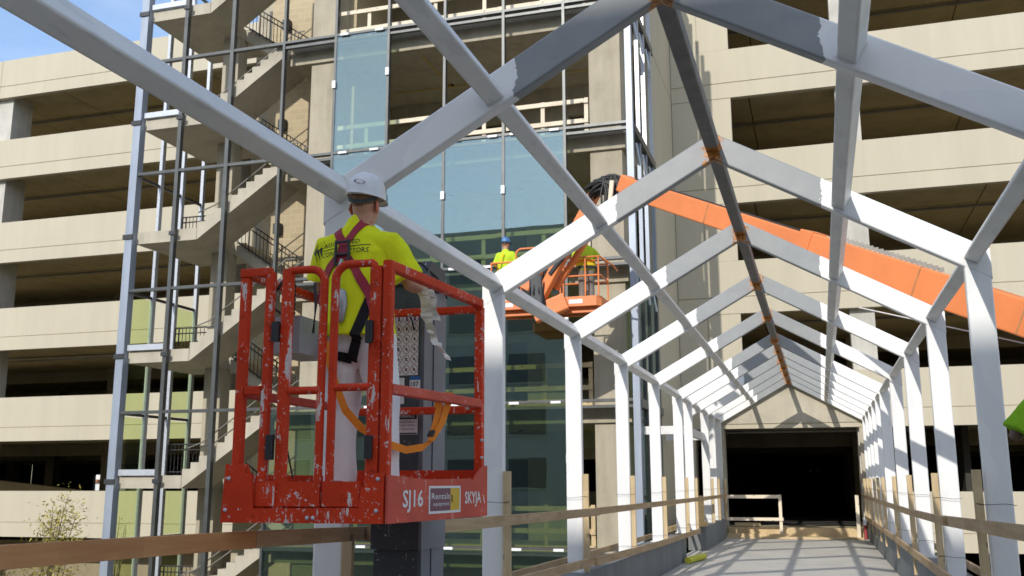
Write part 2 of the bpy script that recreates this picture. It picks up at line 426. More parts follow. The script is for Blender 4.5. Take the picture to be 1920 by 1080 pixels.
for a, b in zip(YS[:-1], YS[1:]):
    for x, z, rot, nm in ((0, 4.545, 0, 'ridge_beam'), (-1.13, 3.905, 1, 'purlin'), (1.13, 3.905, -1, 'purlin'), (-2.2, 3.335, 1, 'eave_beam'), (2.2, 3.335, -1, 'eave_beam')):
        if nm == 'eave_beam' and x < 0 and b > 24.5 and a < 28: pass
        an = math.atan(SL)*rot
        up = V((-math.sin(an), 0, math.cos(an)))
        m = MB(); m.bar([(x, a+FW-.002, z), (x, b+.002, z)], .125, .152 if nm != 'ridge_beam' else .13, .016, up=up)
        m.build(nm, M['ridge'] if nm == 'ridge_beam' else M['purlin'], canopy)
mm = MB(); mm.bar([(0, -3, 4.545), (0, 2.478, 4.545)], .125, .13, .016); mm.build('ridge_beam', M['ridge'], canopy)
for x in (-1.13, 1.13, -2.2, 2.2):
    mm = MB(); z = 3.905 if abs(x) < 2 else 3.335
    an = math.atan(SL)*(-1 if x > 0 else 1)
    mm.bar([(x, -3, z), (x, 2.478, z)], .125, .152, .016, up=V((-math.sin(an), 0, math.cos(an)))); mm.build('purlin' if abs(x) < 2 else 'eave_beam', M['purlin'], canopy)
for i_, Y in enumerate(YS[:5]):
    for x, z, rot in ((-1.13, 3.905, 1), (1.13, 3.905, -1), (-2.2, 3.335, 1), (2.2, 3.335, -1)):
        an = math.atan(SL)*rot; up = V((-math.sin(an), 0, math.cos(an)))
        for yy in (Y-.009, Y+FW+.001):
            m = MB(); m.bar([(x, yy, z), (x, yy+.008, z)], .137, .164, .02, up=up); m.build('weld_bead', M['purlin'], canopy)
# side portal for the tower door on the left
for z0, z1 in ((2.52, 2.72),):
    B('header_beam', 'purlin', canopy, (-2.32, -2.22, 24.55, 28.14, z0, z1))
B('header_beam', 'purlin', canopy, (-3.3, -2.33, 24.47, 24.57, 2.54, 2.74))
B('header_beam', 'purlin', canopy, (-3.3, -2.33, 28.17, 28.27, 2.54, 2.74))

# ------------------------------------------------------------------ timber guardrails on the walkway
def upright(parent, x0, x1, Y, z0, z1, lean=0):
    m = MB(); m.bar([((x0+x1)/2, Y, z0), ((x0+x1)/2+lean, Y, z1)], x1-x0, .038, .003, up=V((0, 1, 0)))
    u = m.build('upright', M['woodup'], parent)
    return u
def tie(parent, x, Y, z, sg):
    m = MB(); pts = []
    for i in range(9):
        t = i/8; pts.append((x+t*sg*.30, Y-.025, z+.006*math.sin(t*7+Y)-.012*t))
    m.tube(pts, .0028, 5); m.build('wire_tie', M['black'], parent)
gl = thing('timber_guardrail', 'long timber guardrail wired to the left canopy posts, its nearest board reddish brown', 'guardrail', (-2.03, 5, .27))
gr = thing('timber_guardrail', 'long timber guardrail wired to the right canopy posts', 'guardrail', (2.03, 5, .3))
for Y in YS:
    if Y > 3 and Y not in far_left_skip:
        upright(gl, -2.095, -2.022, Y-.022, .28, 1.06 if Y < 6 else 1.485)
        if 6 < Y:
            for z in (.40+.0, 1.20): tie(gl, -2.03, Y-.02, z, -1)
    if Y > 3:
        upright(gr, 2.02, 2.092, Y-.022, .06, 1.478, random.uniform(-.01, .012))
        for z in (.55, 1.20): tie(gr, 2.03, Y-.02, z, 1)
def board(parent, pts, h=.10, th=.036, mat='woodrail', up=V((0, 0, 1))):
    m = MB(); m.bar(pts, th, h, .003, up=up); return m.build('rail_board', M[mat], parent)
xl = -1.998
board(gl, [(xl, -1.5, 1.17), (xl, 2.96, 1.12), (xl, 4.6, 1.095)], .086, mat='woodbrown')
board(gl, [(xl+.0, 4.603, 1.095), (xl, 6.12, 1.058)], .086, mat='woodrail')
board(gl, [(xl-.0385, 5.7, 1.065), (xl-.0385, 6.5, 1.05)], .086, mat='woodrail') if False else None
board(gl, [(xl+.037, 5.9, 1.062), (xl+.037, 12.8, 1.01)], .095)
board(gl, [(xl, 12.3, 1.012), (xl, 25.9, .985)], .09)
board(gl, [(xl, 25.903, .985), (xl, 31.9, .975)], .09)
board(gl, [(xl, 5.5, .50), (xl, 9.2, .455), (xl, 13.0, .40)], .10)
board(gl, [(xl+.037, 12.6, .40), (xl+.037, 17.5, .325), (xl+.037, 23.9, .27)], .10)
board(gl, [(-2.47, 5, .42), (-2.47, 14, .36), (-2.47, 22, .33)], .09)
board(gr, [(xl*-1, 2.5, 1.16), (-xl, 7.2, 1.06), (-xl, 11.4, .985)], .10)
board(gr, [(-xl-.037, 10.9, .995), (-xl-.037, 15.5, .965), (-xl-.037, 31.7, .98)], .085)
board(gr, [(-xl, 5.5, .40), (-xl, 12.6, .40), (-xl, 19, .40), (-xl, 31.5, .36)], .10)
board(gr, [(2.47, 6, .38), (2.47, 31, .38)], .09)
tag(B('lumber_block', 'rustred', None, (2.07, 2.25, 10.9, 11.3, .302, .342)), 'orange brown wood offcut lying on the right kerb near the camera', 'offcut')
tag(B('plywood_bracket', 'woodnew', None, (-2.42, -2.06, 8.3, 8.8, .272, .295), (-2.047, -1.96, 8.2, 8.9, .16, .19), (-2.04, -2.0, 8.5, 8.58, -.1, .16)), 'small plywood bracket on the left kerb face below the rail', 'bracket')
# barrier closing half of the garage opening
gb = thing('timber_barrier', 'pale timber barrier with two rails closing the left half of the garage opening', 'barrier', (-1.2, 31.6, DZ))
B('rail_board', 'woodpale', gb, (-2.0, -.42, 31.50, 31.538, .90, 1.0)); B('rail_board', 'woodpale', gb, (-2.0, -.34, 31.50, 31.538, .24, .33))
B('upright', 'woodpale', gb, (-.46, -.37, 31.54, 31.58, DZ, 1.01)); B('base_board', 'wood', gb, (-2.0, -.2, 31.4, 31.46, DZ+.001, DZ+.14), )
p2 = B('timber_upright', 'woodpale', None, (1.74, 1.84, 31.55, 31.59, DZ, 1.0)); tag(p2, 'lone pale timber upright at the right side of the garage opening', 'timber post')
sb = thing('timber_barrier', 'bright yellow pine barrier standing on the kerb block beside the garage opening', 'barrier', (-2.2, 26, .3))
B('rail_board', 'woodnew', sb, (-2.46, -2.42, 21.2, 31.0, .87, .99)); B('rail_board', 'woodnew', sb, (-2.46, -2.42, 21.2, 31.0, .31, .42))
B('rail_board', 'woodnew', sb, (-2.44, -1.96, 25.50, 25.54, .93, 1.03)); B('rail_board', 'woodnew', sb, (-2.44, -1.96, 25.50, 25.54, .31, .43))
B('upright', 'woodnew', sb, (-2.14, -2.02, 25.46, 25.498, .301, 1.05))
tag(B('plank_ramp', 'wood', None, (-1.6, 1.9, 31.3, 32.0, DZ+.001, DZ+.06), (-2.0, 2.0, 32.0, 32.19, DZ+.001, .02)), 'plywood ramp of planks laid at the threshold of the garage opening', 'ramp')
m = MB(); m.tube([(-1.93, 21.3, DZ+.07), (-1.74, 22.6, DZ+.07)], .07, 8); tag(m.build('foam_roll', M['yellow'], None), 'yellow foam roll lying at the end of the left kerb', 'foam roll')
tag(B('timber_offcut', 'wood', None, (-1.9, -1.1, 33.0, 33.1, .02, .12)), 'yellow board lying on the garage floor behind the barrier', 'board')
hy = thing('fire_extinguisher', 'red and white extinguisher standing at the foot of the pier right of the garage opening', 'extinguisher', (1.93, 31.7, DZ))
m = MB(); m.tube([(1.98, 31.7, DZ), (1.98, 31.7, DZ+.36), (1.98, 31.7, DZ+.42)], .05, 12); m.build('cylinder', M['labelred'], hy)
m = MB(); m.tube([(1.98, 31.7, DZ+.40), (1.98, 31.7, DZ+.62)], .055, 12); m.build('cap', M['clip'], hy)

# ------------------------------------------------------------------ parking garage
gar = thing('parking_garage', 'tan precast concrete parking garage with open decks behind the walkway', 'parking garage', (0, G, GZ))
XL, XR = -62, 34
def spandrel(x0, x1, z1, h=1.75, parent=gar, y=G):
    z0 = z1-h; g = z0+h*.31
    prof = [(y+.22, z0), (y-.02, z0), (y-.02, g-.02), (y+.03, g-.012), (y+.03, g+.012), (y, g+.02), (y, z1-.0), (y+.22, z1)]
    m = MB(); m.prism(prof, 'x', x0, x1); return m.build('spandrel_panel', M['precast'], parent)
TOPS = [1.10+P*i for i in range(-1, 6)]
joints_l = [-62, -47.3, -32.38, -17.6, -3.352]
joints_r = [-3.348, 8.0, 19.4, 34]
for i, zt in enumerate(TOPS):
    js = list(joints_l)
    for a, b in zip(js[:-1], js[1:]): spandrel(a+.008, b-.008, zt)
    if i == 0 or i == 1:
        jr = [2.48, 13, 24, 34]
    else: jr = list(joints_r)
    for a, b in zip(jr[:-1], jr[1:]): spandrel(a+.008, b-.008, zt)
spandrel(-3.34, 2.47, TOPS[0])
for i in range(-1, 6):
    zf = P*i
    if i == -1: zf = GZ+.01
    else:
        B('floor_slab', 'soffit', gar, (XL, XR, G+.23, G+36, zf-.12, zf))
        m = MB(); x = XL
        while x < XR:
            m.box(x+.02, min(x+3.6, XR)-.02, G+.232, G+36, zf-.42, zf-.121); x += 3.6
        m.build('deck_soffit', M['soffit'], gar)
        m = MB(); x = -46
        while x < 30:
            m.box(x, x+.22, G+.42, G+.5, zf-.43, zf-.4205); x += 1.9
        m.build('soffit_pockets', M['dark'], gar)
        m = MB(); m.tube([(XL+1, G+3.2, zf-.52), (XR-1, G+3.2, zf-.52)], .05, 6); m.build('drain_pipe', M['pipe'], gar)
        # cross girders and the sloping ramp beam deep inside
        m = MB()
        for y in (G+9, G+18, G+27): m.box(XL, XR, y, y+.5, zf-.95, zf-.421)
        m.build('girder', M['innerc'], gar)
for X in (-55.1, -43.6, -32.2, -20.7, 2.35, 13.8, 25.3):
    for i in range(-1, 5):
        z0 = P*i if i >= 0 else GZ; z1 = P*(i+1)-.42
        B('column', 'colconc', gar, (X-.37, X+.37, G+.24, G+1.35, z0+.001, z1-.001))
    for yy in (G+9, G+18, G+27):
        for i in range(-1, 5):
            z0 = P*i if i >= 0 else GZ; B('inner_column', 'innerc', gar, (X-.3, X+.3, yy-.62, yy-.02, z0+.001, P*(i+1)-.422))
for i in range(0, 5):     # sloping ramp beams seen through the left bays
    z = P*(i+1)-.45
    m = MB(); m.prism([(-52, z-.2), (-19, z-3.3), (-19, z-3.9), (-52, z-1.35)], 'y', G+5.6, G+5.95); m.build('ramp_beam', M['innerc'], gar)
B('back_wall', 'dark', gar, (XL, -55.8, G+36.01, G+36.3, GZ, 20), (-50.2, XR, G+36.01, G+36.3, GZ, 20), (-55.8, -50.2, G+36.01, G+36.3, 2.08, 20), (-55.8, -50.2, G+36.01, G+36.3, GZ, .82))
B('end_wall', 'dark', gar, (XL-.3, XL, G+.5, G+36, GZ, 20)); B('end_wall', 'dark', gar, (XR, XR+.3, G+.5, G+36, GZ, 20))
B('roof_slab', 'soffit', gar, (XL, XR, G+.23, G+36, P*5-.12, P*5+.01))
# solid pier between tower and open bays, with narrow vertical reveals
for i in range(1, 5):
    z0 = P*i+1.10; z1 = P*(i+1)+1.10-1.75
    m = MB(); m.prism([(-3.34, G), (-2.42, G), (-2.42, G+.03), (-2.39, G+.03), (-2.39, G), (-1.36, G), (-1.36, G+.25), (-3.34, G+.25)], 'z', z0+.004, z1-.004)
    m.build('pier_panel', M['precast'], gar)
B('inner_wall', 'innerc', gar, (-3.34, -1.38, G+.26, G+.5, 4.0, 18.4))
# gable wall over the walkway opening and its jambs
m = MB(); m.prism([(-2.32, 3.19), (2.32, 3.19), (2.32, 3.42), (0, 4.70), (-2.32, 3.42)], 'y', G-.055, G-.024); m.build('gable_panel', M['gable'], gar)
B('jamb_wall', 'gable', gar, (2.02, 2.475, G+.001, G+.6, DZ, 3.179)); B('jamb_wall', 'gable', gar, (-2.6, -2.05, G+.001, G+.6, DZ, 3.179))
B('jamb_wall', 'gable', gar, (-3.34, -2.95, G+.001, G+.6, DZ, 3.179))
B('light_stop_wall', 'dark', gar, (-5.4, -5.2, G+2.5, G+35, .001, 3.26)); B('light_stop_wall', 'dark', gar, (5.2, 5.4, G+2.5, G+35, .001, 3.26)); B('shade_floor', 'dark', gar, (-5.19, 5.19, G+2.0, G+35, .003, .02))  # walls added to limit side light; near-black floor paints in the deep shade
B('sprinkler_pipe', 'pipe', gar, (-3.3, 4, G+1.3, G+1.36, 2.95, 3.01)); B('sprinkler_pipe', 'pipe', gar, (-50, -19, G+1.9, G+1.96, 6.5, 6.56))
# foundation level seen under the lowest spandrel
B('base_wall', 'innerc', gar, (XL, -3.4, G+2, G+2.3, GZ, -.9))
for dx in (.0, .35):
    tag(B('exit_lamp', 'clip', None, (.25+dx, .42+dx, 52, 52.05, 1.9, 1.96)), 'tiny pale lamp glinting deep inside the dark garage opening', 'lamp', 'lamps inside the garage')
# pale building seen through the garage
tb = thing('site_building', 'pale building with a framed doorway seen through the dark lower garage deck', 'building', (-60, 76, GZ))
B('wall', 'trailer', tb, (-66, -59, 76, 80, GZ, 6)); B('wall', 'precast', tb, (-59, -50, 76.3, 80, GZ, 6)); B('door_frame', 'clip', tb, (-59.0, -58.8, 76, 76.25, GZ, 1.9), (-55.6, -55.4, 76, 76.25, GZ, 1.9), (-59, -55.4, 76, 76.25, 1.9, 2.1))
B('awning', 'rustred', tb, (-64.6, -61.6, 75.7, 75.98, 1.5, 1.75))

# ------------------------------------------------------------------ stair and lobby tower
tw = thing('stair_tower', 'half glazed stair and lift lobby tower with bare steel grid in front of the garage', 'stair tower', (-11, T, GZ))
MX = [-13.65, -11.95, -10.28, -8.56, -6.84, -5.14]
FZ = [-.2+3.6*i for i in range(-1, 6)]
top = 19.5
def mull(x, y, w, d, z0, z1, mat='mullion', nm='mullion'):
    return B(nm, mat, tw, (x-w/2, x+w/2, y, y+d, z0, z1))
for x in MX: mull(x, T-.08, .075, .15, GZ, top)
mull(-15.42, T-.08, .12, .15, GZ, top); mull(-17.1, T-.08, .12, .15, GZ, top)
mull(-18.62, T-.1, .26, .26, GZ, top, 'steel', 'corner_post')
mull(-3.40, T-.09, .17, .2, GZ, top, 'steel', 'corner_post')
for z in FZ:
    xs = [-18.49]+[-17.1, -15.42]+MX+[-3.485]
    for i, (a, b) in enumerate(zip(xs[:-1], xs[1:])):
        wa = .06 if i in (1, 2) else .0375; a2 = a+(wa if i else 0); b2 = b-(.06 if i < 2 else .0375 if i < len(xs)-2 else 0)
        if i < 3: B('transom', 'mullion', tw, (a2, b2, T-.07, T+.07, z-.055, z+.03))
        else:
            B('transom', 'mullion', tw, (a2, b2, T-.09, T+.08, z-.05, z+.02))
            if i == 3: B('transom', 'mullion', tw, (a2, b2, T-.05, T+.06, z-.2, z-.12))
            else: B('transom', 'mullion', tw, (a2, b2, T-.05, T+.06, z-.2, z-.13))
for i, z in enumerate(FZ):      # slabs with an exposed concrete edge, galvanised angle on top
    B('floor_slab', 'cast', tw, (-13.7, -3.62, T+.42, 31.9, z-.54, z-.10))
    B('edge_angle', 'galv', tw, (-13.55, -3.62, T+.14, T+.41, z-.15, z-.12))
    if z > 0: B('ceiling_pipe', 'yellowlab', tw, (-11.5, -4.6, T+3.2, T+3.22, z-.60, z-.58), (-9.6, -9.58, T+.8, T+3.2, z-.60, z-.58))
for i in range(len(FZ)-1):
    z0, z1 = FZ[i]-.10, FZ[i+1]-.54
    B('column', 'cast', tw, (-13.02, -12.22, T+.5, T+1.3, z0, z1)); B('column', 'cast', tw, (-4.58, -3.72, T+.5, T+1.2, z0, z1))
    B('beam', 'cast', tw, (-12.2, -3.7, 28.6, 28.95, z1-.5, z1))
    # rear lobby wall with openings, and a lit block return
    B('lobby_wall', 'cast', tw, (-12.2, -10.9, 29.0, 29.2, z0, z1), (-7.6, -6.2, 29.0, 29.2, z0, z1), (-10.9, -7.6, 29.0, 29.2, z1-.8, z1), (-6.2, -3.7, 29.0, 29.2, z1-.8, z1))
    B('opening_shade_panel', 'dark', tw, (-10.9, -7.6, 29.25, 29.3, z0, z1-.8))  # near-black panel painted as the shade inside the door opening
    B('junction_box', 'darkmetal', tw, (-9.66, -9.5, T+3.1, T+3.26, z1-.04, z1-.001), (-7.4, -7.24, T+3.1, T+3.26, z1-.04, z1-.001))
B('side_wall', 'precast', tw, (-3.62, -3.35, 27.9, G-.03, GZ, 10.5), (-3.62, -3.35, 27.9, G-.03, 10.53, 14.2), (-3.62, -3.35, 27.9, G-.03, 14.23, top))
for y in (25.35, 26.35, 27.55):
    m = MB(); m.box(-3.42, -3.31, y-.05, y+.05, 10.62, top); m.build('stud', M['galv'], tw); m = MB(); m.box(-3.42, -3.32, y-.05, y+.05, 6.98, 10.38); m.build('stud', M['steel'], tw)
    m = MB(); m.box(-3.42, -3.33, y-.04, y+.04, GZ, 6.78); m.build('stud', M['mullion'], tw)
for z in FZ:
    B('side_transom', 'mullion', tw, (-3.47, -3.30, T+.12, 27.88, z-.2, z+.02))
    if z > 6.8:
        for y in (24.9, 25.9, 27.0):
            m = MB(); m.bar([(-3.38, y, z-.35), (-3.30, y+.12, z-.95)], .05, .05); m.build('brace', M['galv'], tw)
ys = [T+.12, 25.35, 26.35, 27.55, 27.88]
for z0, z1 in ((-3.6, -.41), (-.17, 3.19), (3.43, 6.79)):
    for a, b in zip(ys[:-2], ys[1:-1]): B('glass_pane', 'glass', tw, (-3.395, -3.38, a+.07, b-.07, z0, z1))
def panes(i, zs):
    xs = MX+[-3.4]
    for z0, z1 in zs: B('glass_pane', 'glass', tw, (xs[i]+.045, xs[i+1]-.045, T-.065, T-.045, z0, z1))
lv = [(-3.78, -.27), (-.16, 3.33), (3.44, 6.93), (7.04, 10.53), (10.64, 14.13)]
panes(0, lv[:2]); panes(1, lv); panes(2, lv[:4]); panes(3, lv[:4]); panes(4, lv[:4])
# white setting clips
cl = []
for x, n in ((-11.95, 5), (-10.28, 5), (-8.56, 4), (-6.84, 4), (-5.14, 4)):
    for i in range(n):
        for fz in (.62,):
            z = lv[i][0]+3.5*fz*(.9+.12*random.random()); B('setting_clip', 'clip', tw, (x-.05, x+.05, T-.13, T-.082, z-.11, z+.11))
xs = MX
for i, top_l in ((1, 5), (2, 4), (3, 4), (4, 4)):
    for j in range(top_l):
        a, b = xs[i], (xs+[-3.4])[i+1]
        for t in (.2, .8):
            x = a+(b-a)*t+random.uniform(-.1, .1); zz = lv[j][1]+.03
            B('setting_clip', 'clip', tw, (x-.13, x+.13, T-.14, T-.095, zz-.03, zz+.03))
# left side face of the tower: posts, horizontal rails, green glass
for y in (25.45, 26.55, 27.65):
    mull(-18.62, y-.07, .11, .14, GZ, top, 'galv', 'side_post')
for z in FZ: B('side_transom', 'mullion', tw, (-18.67, -18.6, T+.17, 27.75, z-.06, z+.02))
for z0, z1 in ((-3.7, -.3), (-.16, 3.3), (3.44, 6.9)):
    for a, b in ((T+.18, 25.37), (26.63, 27.57)): B('green_pane', 'sideglass', tw, (-18.64, -18.63, a, b, z0, z1))
# back walls of the stair well
m = MB(); m.box(-17.0, -16.42, 27.95, 28.15, GZ, top); m.build('core_wall', M['cast'], tw)
B('block_wall', 'block', tw, (-16.4, -12.25, 27.9, 28.1, GZ, top)); B('cross_wall', 'block', tw, (-12.24, -12.0, T+1.31, 28.1, GZ, top))
for i in range(-1, 5):
    zf = FZ[i+1]; zm = zf+1.8      # floor landing on the right, half landing on the left
    B('landing', 'stair', tw, (-18.5, -16.4, T+.10, 27.6, zm-.36, zm))
    if i not in (2,): B('edge_plate', 'galv', tw, (-18.45, -17.18, T-.0, T+.095, zm+.0, zm+.17))
    B('bracket', 'darkmetal', tw, (-18.8, -18.45, T-.14, T-.105, zm-.24, zm-.1)); B('bracket', 'darkmetal', tw, (-17.2, -16.98, T-.12, T-.085, zm-.22, zm-.1))
    B('pier', 'cast', tw, (-17.0, -16.42, 26.0, 26.5, zm-3.24, zm-.361))
    n = 10; tr = (16.4-13.75)/n; rs = 1.8/n
    def flight(z0, up, y0, y1):
        # up=+1 rises to the right from the half landing, -1 descends to the right
        top_p = [(-16.4, z0)]; x, z = -16.4, z0
        for s_ in range(n):
            z += rs*up if up > 0 else 0
            top_p.append((x, z)); x += tr; top_p.append((x, z))
            if up < 0: z += rs*up; top_p.append((x, z))
        bot = [(x, z-.36-(.0 if up > 0 else 0)), (-16.4, z0-.36 if up > 0 else z0-.36)]
        m = MB(); m.prism(top_p+bot, 'y', y0, y1); return m.build('stair_flight', M['stair'], tw)
    flight(zm, 1, T+.12, T+1.6); flight(zm, -1, 26.3, 27.6)
    # black balustrade along the back flight, pipe handrails on the front flight
    m = MB(); pts = [(-18.3, zm), (-16.4, zm), (-13.75, zm-1.8), (-13.0, zm-1.8)]
    for h in (.95, .78, .12): m.tube([(x, 26.22, z+h) for x, z in pts], .022, 6)
    x = -18.3
    while x < -13.1:
        zz = zm if x < -16.4 else zm-1.8*(x+16.4)/2.65 if x < -13.75 else zm-1.8
        m.tube([(x, 26.22, zz+.05), (x, 26.22, zz+.95)], .012 if int((x+18.3)/.13) % 9 else .024, 5); x += .13
    m.build('balustrade', M['black'], tw)
    m = MB()
    pf = [(-16.9, zm+.86), (-16.5, zm+.9), (-13.7, zm+2.72), (-13.3, zm+2.72)]
    m.tube([(x, T+1.62, z) for x, z in pf], .022, 6); m.tube([(-17.2, T+.35, zm+.1), (-16.9, T+.35, zm+.12), (-14.2, T+.35, zm+1.95)], .0 if False else .001, 4)
    pb = [(-16.2, zm-1.95+.9), (-13.9, zm-.25)]
    m.build('handrail', M['pipe'], tw)
    m = MB(); m.tube([(-17.0, T+1.0, zm+.75), (-16.4, T+1.0, zm+.95), (-13.9, T+1.0, zm+2.65), (-13.6, T+1.0, zm+2.65)], .02, 6); m.build('handrail', M['pipe'], tw)
    B('wall_lamp', 'darkmetal', tw, (-15.9, -15.65, 27.7, 27.94, zm+.6, zm+.95))
tg = ['ground', 'lowest', 'second', 'third', 'upper', 'topmost']
lab = ['weathered timber guardrail just behind the lowest tower glass, below walkway level', 'timber guardrail behind green glass at walkway level of the tower',
       'timber guardrail behind green glass under the orange basket', 'timber guardrail behind the tower glass beside the worker in the blue hard hat',
       'raw pine guardrail with two rails across the open bays above the blue glass', 'raw pine guardrail on the highest open tower floor at the top edge']
for i in range(-1, 5):
    z = FZ[i+1]-.1
    g = thing('timber_guardrail', lab[i+1], 'guardrail', (-8, T+.6, z))
    for h in (.48, 1.05):
        m = MB(); a = -12.1
        while a < -4.7:
            b = min(a+2.45, -4.62); dz = random.uniform(-.02, .02)
            m.box(a, b, T+.50+(.0 if int(a*3) % 2 else .0), T+.54, z+h-.06+dz, z+h+.06+dz); a = b+.004
        m.build('rail_board', M['woodpale' if i > 1 else 'wood'], g)
    for x in (-11.2, -9.1, -7.6, -5.9, -4.68): B('upright', 'woodpale' if i > 1 else 'wood', g, (x-.055, x+.055, T+.545, T+.58, z, z+1.13))
    if i < 2: B('toe_board', 'wood', g, (-12.1, -4.65, T+.5, T+.54, z+.001, z+.14))

# ------------------------------------------------------------------ building behind the camera that shades the near frames
ob = thing('facing_building', 'long brown building behind the camera that shades the near end of the walkway', 'building', (0, -25.5, GZ))
OH = 2.62+.55*(9.19+25)
B('wall', 'opp', ob, (-75, -3, -36, -25.0, GZ, OH-.3), (-3, 3, -36, -25.0, 3.6, OH-.3), (3, 36, -36, -25.0, GZ, OH-.3))
B('roof', 'opp', ob, (-75.3, 36.3, -36.3, -25.0, OH-.299, OH))
for zz in (1, 5, 9, 13, 17):
    for x in range(-72, 34, 5):
        if zz < 4 and -6 < x < 3: continue
        wd = B('window', 'oppwin', ob, (x, x+3, -24.999, -24.97, zz, zz+2.2)); B('sill', 'precast', wd, (x-.1, x+3.1, -24.999, -24.9, zz-.12, zz-.002))

# ------------------------------------------------------------------ people
def loft(m, pts, rad_, up=V((0, 1, 0)), seg=16, flat=''):
    pts = [V(p) for p in pts]; rs = [(r, r) if not isinstance(r, tuple) else r for r in rad_]
    # round the ends
    t0 = (pts[0]-pts[1]).normalized(); t1 = (pts[-1]-pts[-2]).normalized()
    a, b = rs[0], rs[-1]
    if 's' not in flat: pts = [pts[0]+t0*min(a)*.85, pts[0]+t0*min(a)*.5]+pts; rs = [(a[0]*.35, a[1]*.35), (a[0]*.82, a[1]*.82)]+rs
    if 'e' not in flat: pts = pts+[pts[-1]+t1*min(b)*.5, pts[-1]+t1*min(b)*.85]; rs = rs+[(b[0]*.82, b[1]*.82), (b[0]*.35, b[1]*.35)]
    rings = []
    for i, p in enumerate(pts):
        t = (pts[min(i+1, len(pts)-1)]-pts[max(i-1, 0)]).normalized()
        u = t.cross(up); u = u.normalized() if u.length > 1e-3 else V((1, 0, 0)); w_ = u.cross(t).normalized()
        rings.append([p+u*rs[i][0]*math.cos(2*math.pi*j/seg)+w_*rs[i][1]*math.sin(2*math.pi*j/seg) for j in range(seg)])
    vs = [q for r in rings for q in r]; fs = []
    for i in range(len(pts)-1):
        for j in range(seg): k_ = i*seg+j; l_ = i*seg+(j+1) % seg; fs.append((k_, l_, l_+seg, k_+seg))
    fs += [tuple(range(seg))[::-1], tuple((len(pts)-1)*seg+j for j in range(seg))]
    m.add(vs, fs, True)
def remesh(o, vox, fold=0, seed=0, vs=(1, 1, .45), freq=7, smooth=4):
    md = o.modifiers.new('r', 'REMESH'); md.mode = 'VOXEL'; md.voxel_size = vox
    sm = o.modifiers.new('s', 'SMOOTH'); sm.factor = .5; sm.iterations = smooth
    dg = bpy.context.evaluated_depsgraph_get(); dg.update()
    me = bpy.data.meshes.new_from_object(o.evaluated_get(dg)); o.modifiers.clear(); old = o.data; o.data = me
    if not me.materials: me.materials.append(old.materials[0])
    if fold:
        nr = [v.normal.copy() for v in me.vertices]
        for v in me.vertices:
            p = v.co.copy(); q = V((p.x*vs[0], p.y*vs[1], p.z*vs[2]))*freq+V((seed, 0, seed*2))
            a = noise.noise(q); b = noise.noise(q*2.3+V((5, 1, 2)))
            v.co = p+nr[v.index]*fold*((.45-abs(a)*2.0)*.9+b*.35-abs(noise.noise(q*1.7+V((9, 4, 1))))*.6)
    for p in me.polygons: p.use_smooth = True
    me.update(); return o
def xf(m, M4):
    m.v = [tuple(M4 @ V(p)) for p in m.v]; return m
def hand(m, wr, d, palm_n, s=1.0, curl=.5):
    d = V(d).normalized(); n = V(palm_n).normalized(); side = d.cross(n).normalized(); wr = V(wr)
    loft(m, [wr, wr+d*.045*s, wr+d*.085*s], [(.024*s, .018*s), (.038*s, .016*s), (.040*s, .014*s)], up=n, seg=12)
    for i, (o_, L_) in enumerate(((-.029, .066), (-.010, .076), (.010, .071), (.028, .056))):
        p = wr+d*.085*s+side*o_*s; pts = [p]; ang = .25+i*.03
        for k_, f in enumerate((.45, .32, .23)):
            ang += curl*(1 if k_ else .6); dd = d*math.cos(ang)+n*math.sin(ang); p = p+dd*L_*f*s; pts.append(p)
        loft(m, pts, [.0095*s, .009*s, .0083*s, .007*s], up=side, seg=8)
    p = wr+d*.02*s-side*.024*s; dd = (d*.7-side*.6+n*.35).normalized(); pts = [p, p+dd*.04*s, p+dd*.04*s+(d*.9-side*.2+n*.4).normalized()*.035*s]
    loft(m, pts, [.014*s, .011*s, .008*s], up=n, seg=8)
